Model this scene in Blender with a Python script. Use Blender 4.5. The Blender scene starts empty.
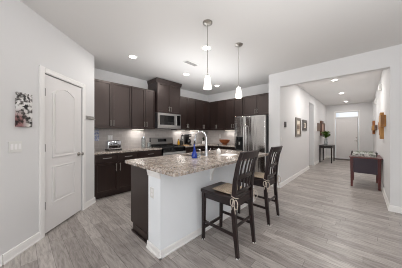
import bpy, bmesh, math, random
from mathutils import Vector, Matrix
random.seed(7)
sc = bpy.context.scene
col = sc.collection
PI = math.pi
R90 = PI / 2

# ------------------------------------------------------------ camera
cam_d = bpy.data.cameras.new('camera')
cam = bpy.data.objects.new('camera', cam_d)
col.objects.link(cam)
cam.location = (0, 0, 1.30)
cam.rotation_euler = (R90, 0, math.radians(43.5))
cam_d.sensor_width = 36.0
cam_d.lens = 36.0 * 171.0 / 402.0
cam_d.shift_y = -1.0 / 402.0
cam_d.clip_start = 0.02
sc.camera = cam

# ------------------------------------------------------------ view, world
sc.view_settings.view_transform = 'Standard'
sc.view_settings.look = 'None'
sc.view_settings.gamma = 1.0
sc.view_settings.use_curve_mapping = False
sc.view_settings.exposure = 0.14

W = bpy.data.worlds.new('world')
sc.world = W
W.use_nodes = True
wn = W.node_tree.nodes
wl = W.node_tree.links
bg = wn['Background']
sky = wn.new('ShaderNodeTexSky')
sky.sky_type = 'HOSEK_WILKIE'
sky.turbidity = 5.0
sky.sun_direction = (0.5, -0.6, 0.62)
cln = wn.new('ShaderNodeTexNoise')
cln.inputs['Scale'].default_value = 5.0
clr = wn.new('ShaderNodeValToRGB')
clr.color_ramp.elements[0].position = 0.42
clr.color_ramp.elements[1].position = 0.62
clm = wn.new('ShaderNodeMixRGB')
clm.inputs['Color2'].default_value = (0.30, 0.31, 0.33, 1)
wtc = wn.new('ShaderNodeTexCoord')
wl.new(wtc.outputs['Generated'], cln.inputs['Vector'])
wl.new(cln.outputs['Fac'], clr.inputs['Fac'])
wl.new(clr.outputs['Color'], clm.inputs['Fac'])
wl.new(sky.outputs['Color'], clm.inputs['Color1'])
wl.new(clm.outputs['Color'], bg.inputs['Color'])
bg.inputs['Strength'].default_value = 3.0


def area(name, loc, direction, sx, sy, power, color=(1, 1, 1), spread=PI):
    d = bpy.data.lights.new(name, 'AREA')
    d.shape = 'RECTANGLE'
    d.size, d.size_y = sx, sy
    d.energy = power
    d.color = color
    d.spread = spread
    o = bpy.data.objects.new(name, d)
    col.objects.link(o)
    o.location = loc
    o.rotation_euler = Vector(direction).to_track_quat('-Z', 'Y').to_euler()
    return o


# daylight entering through the big windows behind and beside the camera
DAY = (0.95, 0.975, 1.0)
area('window_daylight_south_a', (-1.35, -4.45, 1.45), (0, 1, 0.35), 1.5, 1.7, 24, DAY)
area('window_daylight_south_b', (0.75, -4.45, 1.45), (0, 1, 0.35), 1.5, 1.7, 24, DAY)
area('window_daylight_south_c', (2.55, -4.45, 1.45), (0, 1, 0.35), 1.0, 1.7, 12, DAY)
area('window_daylight_east_a', (3.45, -2.2, 1.45), (-1, 0, 0.35), 1.7, 1.7, 48, DAY)
area('window_daylight_east_b', (3.45, 1.2, 1.45), (-1, 0, 0.35), 1.7, 1.7, 9, DAY)
# unseen fill areas added to light the ceilings evenly, imitating bounced flash
area('ceiling_fill_living', (1.1, 0.2, 1.5), (0, 0, 1), 3.4, 3.4, 67, (0.97, 0.985, 1.0))
area('ceiling_fill_kitchen', (-2.6, 2.9, 1.75), (0, 0, 1), 0.9, 2.2, 17, (0.97, 0.985, 1.0))
area('passage_fill', (-2.9, 7.68, 1.6), (1, 0, 0.2), 0.8, 1.2, 5, DAY)  # unseen fill added to lighten the dark side passage
area('ceiling_fill_hall', (-0.55, 7.6, 1.6), (0, 0, 1), 1.0, 5.4, 8, (0.97, 0.985, 1.0))
sc.cycles.diffuse_bounces = 8
sc.cycles.max_bounces = 14
sc.cycles.filter_width = 1.0
sc.cycles.sample_clamp_indirect = 4.0
LAMP = (1.0, 0.97, 0.93)
CAN_W = 6.0
HALL_CAN_W = 17.0

# ------------------------------------------------------------ materials


def lin(c):
    out = []
    for v in c:
        v = v / 255.0
        out.append(v / 12.92 if v <= 0.04045 else ((v + 0.055) / 1.055) ** 2.4)
    return tuple(out) + (1.0,)


def pbr(name, rgb, rough=0.5, metal=0.0, **kw):
    m = bpy.data.materials.new(name)
    m.use_nodes = True
    b = m.node_tree.nodes['Principled BSDF']
    b.inputs['Base Color'].default_value = lin(rgb)
    b.inputs['Roughness'].default_value = rough
    b.inputs['Metallic'].default_value = metal
    for k, v in kw.items():
        b.inputs[k.replace('_', ' ')].default_value = v
    return m


def nodes(m):
    return m.node_tree.nodes, m.node_tree.links, m.node_tree.nodes['Principled BSDF']


def add_noise_bump(m, scale, strength, dist=0.002, stretch=(1, 1, 1)):
    n, l, b = nodes(m)
    tc = n.new('ShaderNodeTexCoord')
    mp = n.new('ShaderNodeMapping')
    mp.inputs['Scale'].default_value = stretch
    nz = n.new('ShaderNodeTexNoise')
    nz.inputs['Scale'].default_value = scale
    bp = n.new('ShaderNodeBump')
    bp.inputs['Strength'].default_value = strength
    bp.inputs['Distance'].default_value = dist
    l.new(tc.outputs['Object'], mp.inputs['Vector'])
    l.new(mp.outputs['Vector'], nz.inputs['Vector'])
    l.new(nz.outputs['Fac'], bp.inputs['Height'])
    l.new(bp.outputs['Normal'], b.inputs['Normal'])
    return nz, mp


def add_noise_color(m, c1, c2, scale, stretch=(1, 1, 1), lo=0.35, hi=0.65, detail=4):
    n, l, b = nodes(m)
    tc = n.new('ShaderNodeTexCoord')
    mp = n.new('ShaderNodeMapping')
    mp.inputs['Scale'].default_value = stretch
    nz = n.new('ShaderNodeTexNoise')
    nz.inputs['Scale'].default_value = scale
    nz.inputs['Detail'].default_value = detail
    rp = n.new('ShaderNodeValToRGB')
    rp.color_ramp.elements[0].position = lo
    rp.color_ramp.elements[0].color = lin(c1)
    rp.color_ramp.elements[1].position = hi
    rp.color_ramp.elements[1].color = lin(c2)
    l.new(tc.outputs['Object'], mp.inputs['Vector'])
    l.new(mp.outputs['Vector'], nz.inputs['Vector'])
    l.new(nz.outputs['Fac'], rp.inputs['Fac'])
    l.new(rp.outputs['Color'], b.inputs['Base Color'])
    return rp


def emis(name, rgb, strength):
    m = pbr(name, rgb, 0.5)
    b = m.node_tree.nodes['Principled BSDF']
    b.inputs['Emission Color'].default_value = lin(rgb)
    b.inputs['Emission Strength'].default_value = strength
    return m


M = {}
M['wall'] = pbr('wall_paint', (222, 221, 221), 0.7)
add_noise_bump(M['wall'], 180, 0.08, 0.001)
M['ceiling'] = pbr('ceiling_paint', (221, 219, 217), 0.85)
add_noise_bump(M['ceiling'], 140, 0.1, 0.001)
M['trim'] = pbr('white_trim_paint', (236, 234, 232), 0.4)
M['door'] = pbr('white_door_paint', (228, 225, 224), 0.42)
M['island_white'] = pbr('island_white_paint', (240, 243, 246), 0.5)

# wood look plank floor, boards run along x
m = pbr('plank_floor', (130, 124, 118), 0.38)
n, l, b = nodes(m)
tc = n.new('ShaderNodeTexCoord')
br = n.new('ShaderNodeTexBrick')
br.offset = 0.0
br.inputs['Scale'].default_value = 1.0
br.inputs['Brick Width'].default_value = 0.92
br.inputs['Row Height'].default_value = 0.118
br.inputs['Mortar Size'].default_value = 0.0018
br.inputs['Mortar Smooth'].default_value = 0.1
br.inputs['Bias'].default_value = 0.0
br.inputs['Color1'].default_value = lin((160, 152, 147))
br.inputs['Color2'].default_value = lin((194, 187, 182))
br.inputs['Mortar'].default_value = lin((118, 111, 107))
# every row of boards is shifted by its own random amount
sxyz = n.new('ShaderNodeSeparateXYZ')
l.new(tc.outputs['Object'], sxyz.inputs['Vector'])
dv = n.new('ShaderNodeMath')
dv.operation = 'DIVIDE'
dv.inputs[1].default_value = 0.118
l.new(sxyz.outputs['Y'], dv.inputs[0])
fl = n.new('ShaderNodeMath')
fl.operation = 'FLOOR'
l.new(dv.outputs['Value'], fl.inputs[0])
wnz = n.new('ShaderNodeTexWhiteNoise')
wnz.noise_dimensions = '1D'
l.new(fl.outputs['Value'], wnz.inputs['W'])
ad = n.new('ShaderNodeMath')
ad.operation = 'ADD'
l.new(sxyz.outputs['X'], ad.inputs[0])
l.new(wnz.outputs['Value'], ad.inputs[1])
cxyz = n.new('ShaderNodeCombineXYZ')
l.new(ad.outputs['Value'], cxyz.inputs['X'])
l.new(sxyz.outputs['Y'], cxyz.inputs['Y'])
l.new(cxyz.outputs['Vector'], br.inputs['Vector'])
mp = n.new('ShaderNodeMapping')
mp.inputs['Scale'].default_value = (2.4, 17.0, 1.0)
l.new(tc.outputs['Object'], mp.inputs['Vector'])
nz = n.new('ShaderNodeTexNoise')
nz.inputs['Scale'].default_value = 2.6
nz.inputs['Detail'].default_value = 8
nz.inputs['Roughness'].default_value = 0.65
nz.inputs['Distortion'].default_value = 0.6
l.new(mp.outputs['Vector'], nz.inputs['Vector'])
rp = n.new('ShaderNodeValToRGB')
rp.color_ramp.elements[0].position = 0.36
rp.color_ramp.elements[0].color = (0.36, 0.34, 0.33, 1)
rp.color_ramp.elements[1].position = 0.60
rp.color_ramp.elements[1].color = (1.0, 1.0, 1.0, 1)
l.new(nz.outputs['Fac'], rp.inputs['Fac'])
mx = n.new('ShaderNodeMixRGB')
mx.blend_type = 'MULTIPLY'
mx.inputs['Fac'].default_value = 0.62
l.new(br.outputs['Color'], mx.inputs['Color1'])
l.new(rp.outputs['Color'], mx.inputs['Color2'])
l.new(mx.outputs['Color'], b.inputs['Base Color'])
M['floor'] = m

# granite
m = pbr('granite', (165, 152, 140), 0.16)
n, l, b = nodes(m)
tc = n.new('ShaderNodeTexCoord')
v1 = n.new('ShaderNodeTexVoronoi')
v1.inputs['Scale'].default_value = 75
v2 = n.new('ShaderNodeTexVoronoi')
v2.inputs['Scale'].default_value = 34
nz = n.new('ShaderNodeTexNoise')
nz.inputs['Scale'].default_value = 9
nz.inputs['Detail'].default_value = 5
for t in (v1, v2, nz):
    l.new(tc.outputs['Object'], t.inputs['Vector'])
r1 = n.new('ShaderNodeValToRGB')
r1.color_ramp.interpolation = 'CONSTANT'
els = r1.color_ramp.elements
els[0].position = 0.0
els[0].color = lin((64, 58, 56))
els[1].position = 0.16
els[1].color = lin((148, 134, 124))
for p, c in ((0.4, (186, 175, 164)), (0.62, (218, 212, 206)), (0.8, (166, 142, 118)), (0.9, (134, 130, 132))):
    e = els.new(p)
    e.color = lin(c)
sp = n.new('ShaderNodeSeparateColor')
l.new(v1.outputs['Color'], sp.inputs['Color'])
l.new(sp.outputs['Red'], r1.inputs['Fac'])
r2 = n.new('ShaderNodeValToRGB')
els = r2.color_ramp.elements
els[0].position = 0.3
els[0].color = lin((162, 148, 136))
els[1].position = 0.72
els[1].color = lin((208, 202, 197))
sp2 = n.new('ShaderNodeSeparateColor')
l.new(v2.outputs['Color'], sp2.inputs['Color'])
l.new(sp2.outputs['Green'], r2.inputs['Fac'])
mx = n.new('ShaderNodeMixRGB')
mx.inputs['Fac'].default_value = 0.47
l.new(r1.outputs['Color'], mx.inputs['Color1'])
l.new(r2.outputs['Color'], mx.inputs['Color2'])
r3 = n.new('ShaderNodeValToRGB')
r3.color_ramp.elements[0].position = 0.35
r3.color_ramp.elements[0].color = (0.7, 0.67, 0.64, 1)
r3.color_ramp.elements[1].position = 0.62
r3.color_ramp.elements[1].color = (1.1, 1.08, 1.06, 1)
l.new(nz.outputs['Fac'], r3.inputs['Fac'])
mx2 = n.new('ShaderNodeMixRGB')
mx2.blend_type = 'MULTIPLY'
mx2.inputs['Fac'].default_value = 0.8
l.new(mx.outputs['Color'], mx2.inputs['Color1'])
l.new(r3.outputs['Color'], mx2.inputs['Color2'])
l.new(mx2.outputs['Color'], b.inputs['Base Color'])
M['granite'] = m

# backsplash tile
m = pbr('backsplash_tile', (190, 182, 178), 0.25)
n, l, b = nodes(m)
tc = n.new('ShaderNodeTexCoord')
mp = n.new('ShaderNodeMapping')
l.new(tc.outputs['UV'], mp.inputs['Vector'])
br = n.new('ShaderNodeTexBrick')
br.inputs['Scale'].default_value = 1.0
br.inputs['Brick Width'].default_value = 0.15
br.inputs['Row Height'].default_value = 0.075
br.inputs['Mortar Size'].default_value = 0.0022
br.inputs['Color1'].default_value = lin((186, 179, 176))
br.inputs['Color2'].default_value = lin((196, 190, 187))
br.inputs['Mortar'].default_value = lin((208, 204, 200))
l.new(mp.outputs['Vector'], br.inputs['Vector'])
l.new(br.outputs['Color'], b.inputs['Base Color'])
M['tile'] = m

M['cab'] = pbr('espresso_cabinet', (64, 44, 39), 0.38, Specular_IOR_Level=0.85, Specular_Tint=(1.0, 0.86, 0.82, 1.0))
add_noise_color(M['cab'], (22, 12, 10), (34, 20, 16), 7, (6, 6, 0.7), 0.3, 0.7)
M['cab_in'] = pbr('espresso_shadow_gap', (30, 20, 18), 0.6)
M['steel'] = pbr('brushed_steel', (205, 203, 201), 0.17, 1.0)
add_noise_bump(M['steel'], 2.2, 0.8, 0.012, (3.0, 1.0, 0.5))
M['steel_plain'] = pbr('satin_steel', (190, 188, 186), 0.3, 1.0)
M['range_steel'] = pbr('range_steel_front', (176, 175, 174), 0.38, 0.45)
M['guard_steel'] = pbr('backguard_steel', (150, 148, 146), 0.35, 0.6)
M['nickel'] = pbr('brushed_nickel', (178, 174, 168), 0.32, 1.0)
M['chrome'] = pbr('chrome', (215, 217, 222), 0.08, 1.0)
M['dark_metal'] = pbr('dark_bronze_metal', (58, 54, 52), 0.4, 0.8)
M['blackglass'] = pbr('black_glass', (10, 10, 11), 0.06)
M['black'] = pbr('black_plastic', (16, 16, 17), 0.35)
M['iron'] = pbr('black_cast_iron', (14, 14, 15), 0.6)
M['charcoal'] = pbr('charcoal_side_panel', (52, 52, 54), 0.5)
M['stool'] = pbr('espresso_stool_wood', (48, 33, 32), 0.3)
add_noise_color(M['stool'], (27, 17, 17), (40, 26, 26), 9, (1, 1, 0.2))
M['cushion'] = pbr('beige_woven_cushion', (168, 152, 132), 0.95)
add_noise_color(M['cushion'], (140, 124, 106), (190, 175, 156), 90)
M['cord'] = pbr('pale_cushion_cord', (196, 184, 172), 0.9)
M['shade'] = emis('frosted_glass_shade', (255, 248, 238), 2.2)
M['lens'] = emis('lit_lamp_lens', (255, 250, 240), 14.0)
M['puck'] = emis('lit_under_cabinet_strip', (255, 246, 232), 1.6)
M['blueglass'] = pbr('cobalt_blue_glass', (16, 60, 170), 0.06)
nodes(M['blueglass'])[2].inputs['Transmission Weight'].default_value = 0.35
M['clear'] = pbr('clear_glass', (235, 240, 240), 0.03)
nodes(M['clear'])[2].inputs['Transmission Weight'].default_value = 0.9
M['paper'] = pbr('white_paper', (242, 240, 240), 0.5)
M['ceramic'] = pbr('white_ceramic', (232, 230, 228), 0.2)
M['plate'] = pbr('white_plastic_plate', (226, 225, 222), 0.4)
M['slot'] = pbr('grey_plate_detail', (150, 148, 145), 0.5)
M['bowlwood'] = pbr('orange_brown_wood', (150, 84, 44), 0.4)
add_noise_color(M['bowlwood'], (112, 56, 28), (170, 98, 52), 6, (1, 1, 5))
M['board'] = pbr('pale_board_wood', (206, 170, 128), 0.5)
M['yellow'] = pbr('amber_yellow_glass', (214, 160, 34), 0.15)
M['leaf'] = pbr('green_leaves', (104, 138, 52), 0.5)
M['leafd'] = pbr('dark_green_leaves', (44, 62, 40), 0.5)
M['cherry'] = pbr('cherry_wood', (92, 38, 36), 0.3)
add_noise_color(M['cherry'], (78, 30, 29), (108, 46, 42), 5, (1, 1, 0.25))
M['plum'] = pbr('dark_plum_wood', (54, 40, 52), 0.4)
M['gold'] = pbr('gold_brown_wood', (186, 136, 62), 0.4)
add_noise_color(M['gold'], (150, 100, 44), (206, 156, 82), 8, (1, 1, 0.3))
M['copper'] = pbr('rust_brown_wood', (160, 98, 50), 0.45)
M['greywood'] = pbr('weathered_wood', (122, 104, 92), 0.6)
M['brownwood'] = pbr('brown_plank_wood', (96, 68, 54), 0.55)
M['pinkwood'] = pbr('pale_pink_plank', (196, 160, 142), 0.55)
M['darkconsole'] = pbr('black_brown_console', (40, 34, 30), 0.4)
M['silverframe'] = pbr('grey_silver_frame', (128, 122, 114), 0.4, 0.3)
M['darkframe'] = pbr('dark_grey_frame', (78, 72, 68), 0.45)
M['mat'] = pbr('brown_door_mat', (92, 82, 76), 0.95)
M['tray_mosaic'] = pbr('silver_green_mosaic', (178, 180, 174), 0.3)
add_noise_color(M['tray_mosaic'], (120, 128, 118), (222, 222, 218), 26, (1, 1, 1), 0.4, 0.6)
M['skyglass'] = pbr('window_glass', (255, 255, 255), 0.0)
nodes(M['skyglass'])[2].inputs['Transmission Weight'].default_value = 1.0
nodes(M['skyglass'])[2].inputs['IOR'].default_value = 1.02

# abstract black, white and wine canvas
m = pbr('abstract_print', (130, 130, 130), 0.6)
n, l, b = nodes(m)
tc = n.new('ShaderNodeTexCoord')
nz = n.new('ShaderNodeTexNoise')
nz.inputs['Scale'].default_value = 26
nz.inputs['Detail'].default_value = 5
nz2 = n.new('ShaderNodeTexNoise')
nz2.inputs['Scale'].default_value = 9
l.new(tc.outputs['Object'], nz.inputs['Vector'])
l.new(tc.outputs['Object'], nz2.inputs['Vector'])
rp = n.new('ShaderNodeValToRGB')
rp.color_ramp.elements[0].position = 0.38
rp.color_ramp.elements[0].color = lin((40, 38, 38))
rp.color_ramp.elements[1].position = 0.54
rp.color_ramp.elements[1].color = lin((226, 224, 222))
e = rp.color_ramp.elements.new(0.45)
e.color = lin((118, 114, 112))
l.new(nz.outputs['Fac'], rp.inputs['Fac'])
sx = n.new('ShaderNodeSeparateXYZ')
l.new(tc.outputs['Object'], sx.inputs['Vector'])
mr = n.new('ShaderNodeMapRange')
mr.inputs['From Min'].default_value = 0.20
mr.inputs['From Max'].default_value = 0.10
l.new(sx.outputs['Z'], mr.inputs['Value'])
mr2 = n.new('ShaderNodeMapRange')
mr2.inputs['From Min'].default_value = 0.12
mr2.inputs['From Max'].default_value = 0.04
l.new(sx.outputs['X'], mr2.inputs['Value'])
mm = n.new('ShaderNodeMath')
mm.operation = 'MULTIPLY'
l.new(mr.outputs['Result'], mm.inputs[0])
l.new(mr2.outputs['Result'], mm.inputs[1])
mx = n.new('ShaderNodeMixRGB')
mx.blend_type = 'MULTIPLY'
mx.inputs['Color2'].default_value = lin((168, 122, 122))
l.new(mm.outputs['Value'], mx.inputs['Fac'])
l.new(rp.outputs['Color'], mx.inputs['Color1'])
l.new(mx.outputs['Color'], b.inputs['Base Color'])
M['print'] = m

# blue and white patterned tile
m = pbr('blue_white_pattern', (150, 160, 190), 0.35)
add_noise_color(m, (140, 152, 192), (206, 208, 218), 30, (1, 1, 1), 0.42, 0.58, 2)
M['bluetile'] = m

# ------------------------------------------------------------ mesh helpers


class MB:
    def __init__(self):
        self.bm = bmesh.new()

    def box(self, x0, x1, y0, y1, z0, z1, bev=0.0, seg=2, inset=None):
        x0, x1 = min(x0, x1), max(x0, x1)
        y0, y1 = min(y0, y1), max(y0, y1)
        z0, z1 = min(z0, z1), max(z0, z1)
        t = bmesh.new()
        bmesh.ops.create_cube(t, size=1.0)
        for v in t.verts:
            v.co = Vector(((x0 + x1) / 2 + v.co.x * (x1 - x0), (y0 + y1) / 2 + v.co.y * (y1 - y0),
                           (z0 + z1) / 2 + v.co.z * (z1 - z0)))
        if inset:
            t.faces.ensure_lookup_table()
            t.normal_update()
            fr = [f for f in t.faces if f.normal.y < -0.9][0]
            bmesh.ops.inset_region(t, faces=[fr], thickness=inset[0], depth=0)
            bmesh.ops.inset_region(t, faces=[fr], thickness=inset[1] * 0.6, depth=-inset[1])
        elif bev > 0:
            bmesh.ops.bevel(t, geom=t.edges[:], offset=bev, segments=seg, affect='EDGES', profile=0.6)
        self._merge(t)
        return self

    def _merge(self, t, mat=None):
        if mat is not None:
            bmesh.ops.transform(t, matrix=mat, verts=t.verts[:])
        me = bpy.data.meshes.new('tmp')
        t.to_mesh(me)
        t.free()
        self.bm.from_mesh(me)
        bpy.data.meshes.remove(me)

    def hexa(self, bottom, top, bev=0.0):
        """eight corners: bottom 4 and top 4, both counter clockwise from above"""
        t = bmesh.new()
        b = [t.verts.new(p) for p in bottom]
        c = [t.verts.new(p) for p in top]
        t.faces.new(b[::-1])
        t.faces.new(c)
        for i in range(4):
            j = (i + 1) % 4
            t.faces.new((b[i], b[j], c[j], c[i]))
        if bev:
            bmesh.ops.bevel(t, geom=t.edges[:], offset=bev, segments=2, affect='EDGES', profile=0.6)
        self._merge(t)
        return self

    def lathe(self, prof, cx=0, cy=0, n=24, cap=True):
        t = bmesh.new()
        rings = []
        for r, z in prof:
            rings.append([t.verts.new((cx + r * math.cos(2 * PI * i / n), cy + r * math.sin(2 * PI * i / n), z))
                          for i in range(n)])
        for a, c in zip(rings, rings[1:]):
            for i in range(n):
                j = (i + 1) % n
                t.faces.new((a[i], a[j], c[j], c[i]))
        if cap:
            t.faces.new(rings[0][::-1])
            t.faces.new(rings[-1])
        bmesh.ops.recalc_face_normals(t, faces=t.faces[:])
        self._merge(t)
        return self

    def tube(self, pts, r, n=10, closed=False):
        t = bmesh.new()
        pts = [Vector(p) for p in pts]
        rs = r if isinstance(r, (list, tuple)) else [r] * len(pts)
        rings = []
        up = Vector((0, 0, 1))
        k = len(pts)
        prev = None
        for i, p in enumerate(pts):
            if closed:
                d = pts[(i + 1) % k] - pts[(i - 1) % k]
            else:
                d = pts[min(i + 1, k - 1)] - pts[max(i - 1, 0)]
            d.normalize()
            if prev is None:
                a = d.orthogonal().normalized()
            else:
                a = (prev - d * prev.dot(d)).normalized()
            prev = a
            c = d.cross(a)
            rings.append([t.verts.new(p + (a * math.cos(2 * PI * q / n) + c * math.sin(2 * PI * q / n)) * rs[i])
                          for q in range(n)])
        prs = list(zip(rings, rings[1:]))
        if closed:
            prs.append((rings[-1], rings[0]))
        for a, c in prs:
            for i in range(n):
                j = (i + 1) % n
                t.faces.new((a[i], a[j], c[j], c[i]))
        if not closed:
            t.faces.new(rings[0][::-1])
            t.faces.new(rings[-1])
        bmesh.ops.recalc_face_normals(t, faces=t.faces[:])
        self._merge(t)
        return self

    def cyl(self, p0, p1, r0, r1=None, n=16):
        return self.tube([p0, p1], [r0, r0 if r1 is None else r1], n)

    def bar(self, pts, half_a, half_b, side, bev=0.003):
        """rectangular section swept along pts; side = direction of half_a"""
        t = bmesh.new()
        side = Vector(side).normalized()
        pts = [Vector(p) for p in pts]
        ha = half_a if isinstance(half_a, (list, tuple)) else [half_a] * len(pts)
        hb = half_b if isinstance(half_b, (list, tuple)) else [half_b] * len(pts)
        rings = []
        for i, p in enumerate(pts):
            d = (pts[min(i + 1, len(pts) - 1)] - pts[max(i - 1, 0)]).normalized()
            o = d.cross(side).normalized()
            rings.append([t.verts.new(p + side * (sa * ha[i]) + o * (sb * hb[i]))
                          for sa, sb in ((-1, -1), (1, -1), (1, 1), (-1, 1))])
        for a, c in zip(rings, rings[1:]):
            for i in range(4):
                j = (i + 1) % 4
                t.faces.new((a[i], a[j], c[j], c[i]))
        t.faces.new(rings[0][::-1])
        t.faces.new(rings[-1])
        bmesh.ops.recalc_face_normals(t, faces=t.faces[:])
        if bev:
            es = [e for e in t.edges if len(e.link_faces) == 2 and e.calc_face_angle(0) > 0.6]
            bmesh.ops.bevel(t, geom=es, offset=bev, segments=2, affect='EDGES', profile=0.6)
        self._merge(t)
        return self

    def prism(self, poly, axis, a0, a1, bev=0.0, holes=()):
        """poly in the plane across axis: axis z -> (x,y); y -> (x,z); x -> (y,z)"""
        t = bmesh.new()

        def P(q):
            if axis == 'z':
                return (q[0], q[1], a0)
            if axis == 'y':
                return (q[0], a0, q[1])
            return (a0, q[0], q[1])
        if not holes:
            t.faces.new([t.verts.new(P(q)) for q in poly])
        else:
            es = []
            for lp in [poly] + list(holes):
                vs = [t.verts.new(P(q)) for q in lp]
                for i in range(len(vs)):
                    es.append(t.edges.new((vs[i], vs[(i + 1) % len(vs)])))
            bmesh.ops.triangle_fill(t, edges=es, use_beauty=True, use_dissolve=False)
        r = bmesh.ops.extrude_face_region(t, geom=t.faces[:])
        d = {'x': Vector((a1 - a0, 0, 0)), 'y': Vector((0, a1 - a0, 0)), 'z': Vector((0, 0, a1 - a0))}[axis]
        bmesh.ops.translate(t, vec=d, verts=[g for g in r['geom'] if isinstance(g, bmesh.types.BMVert)])
        bmesh.ops.recalc_face_normals(t, faces=t.faces[:])
        if bev:
            es = [e for e in t.edges if len(e.link_faces) == 2 and e.calc_face_angle(0) > 0.7]
            bmesh.ops.bevel(t, geom=es, offset=bev, segments=2, affect='EDGES', profile=0.6)
        self._merge(t)
        return self

    def build(self, name, mat, parent=None, smooth=False, loc=None):
        me = bpy.data.meshes.new(name)
        self.bm.to_mesh(me)
        self.bm.free()
        me.materials.append(mat)
        o = bpy.data.objects.new(name, me)
        col.objects.link(o)
        if parent is not None:
            o.parent = parent
        if loc is not None:
            o.location = loc
        if smooth:
            for p in me.polygons:
                p.use_smooth = True
            me.set_sharp_from_angle(angle=math.radians(40))
        return o


def tag(o, label=None, cat=None, group=None, kind=None):
    if label:
        o['label'] = label
    if cat:
        o['category'] = cat
    if group:
        o['group'] = group
    if kind:
        o['kind'] = kind
    return o


def thing(name, label, cat, loc=(0, 0, 0), rz=0.0, group=None):
    o = bpy.data.objects.new(name, None)
    col.objects.link(o)
    o.empty_display_size = 0.1
    o.location = loc
    o.rotation_euler = (0, 0, rz)
    return tag(o, label, cat, group)


def struct(name, mb, mat, loc=None, rz=0.0):
    o = mb.build(name, mat)
    if loc:
        o.location = loc
    o.rotation_euler = (0, 0, rz)
    o['kind'] = 'structure'
    return o


def copy_tree(o, parent=None):
    c = o.copy()
    col.objects.link(c)
    if parent is not None:
        c.parent = parent
    for ch in list(o.children):
        copy_tree(ch, c)
    return c


def box_uv(o, ax, ay):
    """metric uv from two object axes, for tiles"""
    me = o.data
    uv = me.uv_layers.new(name='uv')
    for lp in me.loops:
        c = me.vertices[lp.vertex_index].co
        uv.data[lp.index].uv = (c[ax], c[ay])


# ------------------------------------------------------------ room shell
H = 2.74
XL, YB = -4.32, 4.92          # kitchen left and back wall faces
HL, HR, YH, YE = -1.44, 0.325, 4.24, 11.2   # hall left, hall right, opening plane, entry wall
OZ = 2.405                    # opening head height
T = 0.12

struct('floor', MB().box(-4.6, 3.7, -4.7, 11.5, -0.1, 0.0), M['floor'])
struct('ceiling', MB().box(-4.6, 3.7, -4.7, 11.5, H, H + 0.1), M['ceiling'])
struct('wall_kitchen_left', MB().box(XL - T, XL, 0.83, YB + T, 0, H), M['wall'])
struct('wall_kitchen_back', MB().box(XL, -1.70, YB, YB + T, 0, H), M['wall'])
struct('wall_pantry_side', MB().box(XL, -3.66, 0.84, 0.95, 0, H), M['wall'])
# opening wall: head over the hall opening and the wall to its right
struct('wall_hall_opening', MB().box(HL, HR, YH, YH + 0.14, OZ, H).box(HR, 3.6, YH, YH + 0.14, 0, H), M['wall'])
# hall left wall with a cased opening
OA, OB, OT = 7.25, 8.12, 2.44
struct('wall_hall_left', MB().box(-1.705, HL, YH, OA, 0, H).box(-1.705, HL, OA, OB, OT, H)
       .box(-1.705, HL, OB, YE, 0, H), M['wall'])
struct('wall_side_passage', MB().box(-3.1, -3.0, OA - 0.7, OB + 0.7, 0, H).box(-3.0, -1.705, OA - 0.7, OA - 0.6, 0, H)
       .box(-3.0, -1.705, OB + 0.6, OB + 0.7, 0, H), M['wall'])
struct('wall_hall_right', MB().box(HR, HR + 0.14, YH + 0.14, YE, 0, H), M['wall'])
# entry wall, pierced for the door and the transom
DX0, DX1 = -1.06, -0.165
TZ0, TZ1 = 2.09, 2.36
struct('wall_entry', MB().box(-1.705, DX0, YE, YE + 0.15, 0, H).box(DX1, HR + 0.14, YE, YE + 0.15, 0, H)
       .box(DX0, DX1, YE, YE + 0.15, TZ1, H).box(DX0, DX1, YE, YE + 0.15, 2.04, TZ0), M['wall'])
# diagonal pantry wall: local x runs along the wall, local -y faces the room
DR = (-1.355, -1.355, 0)
DA = math.radians(135)
U0, U1 = 1.736, 3.252         # wall ends
PD0, PD1, PDZ = 2.207, 2.912, 2.05
struct('wall_pantry', MB().box(U0 - 0.06, PD0 - 0.012, 0, 0.11, 0, H).box(PD1 + 0.012, U1, 0, 0.11, 0, H)
       .box(PD0 - 0.012, PD1 + 0.012, 0, 0.11, PDZ + 0.012, H), M['wall'], DR, DA)
struct('wall_pantry_inside', MB().box(XL, XL + 0.05, -0.4, 0.84, 0, H).box(XL, -2.7, -0.5, -0.4, 0, H), M['wall'])
# living room behind the camera
struct('wall_living_left', MB().box(-2.70, -2.583, -4.6, -0.127, 0, H), M['wall'])


def wall_with_windows(name, a0, a1, wins, along, c0, c1):
    mb = MB()

    def bx(s, e, z0, z1):
        if along == 'x':
            mb.box(s, e, c0, c1, z0, z1)
        else:
            mb.box(c0, c1, s, e, z0, z1)
    cur = a0
    for s, e in wins:
        bx(cur, s, 0, H)
        bx(s, e, 0, 0.6)
        bx(s, e, 2.3, H)
        cur = e
    bx(cur, a1, 0, H)
    return struct(name, mb, M['wall'])


SW = [(-2.1, -0.6), (0.0, 1.5), (2.05, 3.05)]
EW = [(-3.05, -1.35), (0.35, 2.05)]
wall_with_windows('wall_living_south', -2.70, 3.72, SW, 'x', -4.72, -4.6)
wall_with_windows('wall_living_east', -4.6, YH, EW, 'y', 3.6, 3.72)


def window(idx, s, e, along):
    fr = MB()

    def bx(mb, a, bb, z0, z1, d0, d1):
        if along == 'x':
            mb.box(a, bb, -4.72 + d0, -4.72 + d1, z0, z1)
        else:
            mb.box(3.72 - d1, 3.72 - d0, a, bb, z0, z1)
    for a, bb, z0, z1 in ((s, s + 0.05, 0.6, 2.3), (e - 0.05, e, 0.6, 2.3), (s + 0.05, e - 0.05, 0.6, 0.65),
                          (s + 0.05, e - 0.05, 2.25, 2.3), (s + 0.05, e - 0.05, 1.43, 1.47)):
        bx(fr, a, bb, z0, z1, 0.03, 0.09)
    o = struct('window_%d' % idx, fr, M['trim'])
    g = MB()
    bx(g, s + 0.05, e - 0.05, 0.65, 2.25, 0.055, 0.063)
    g.build('pane', M['skyglass'], o)


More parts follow.
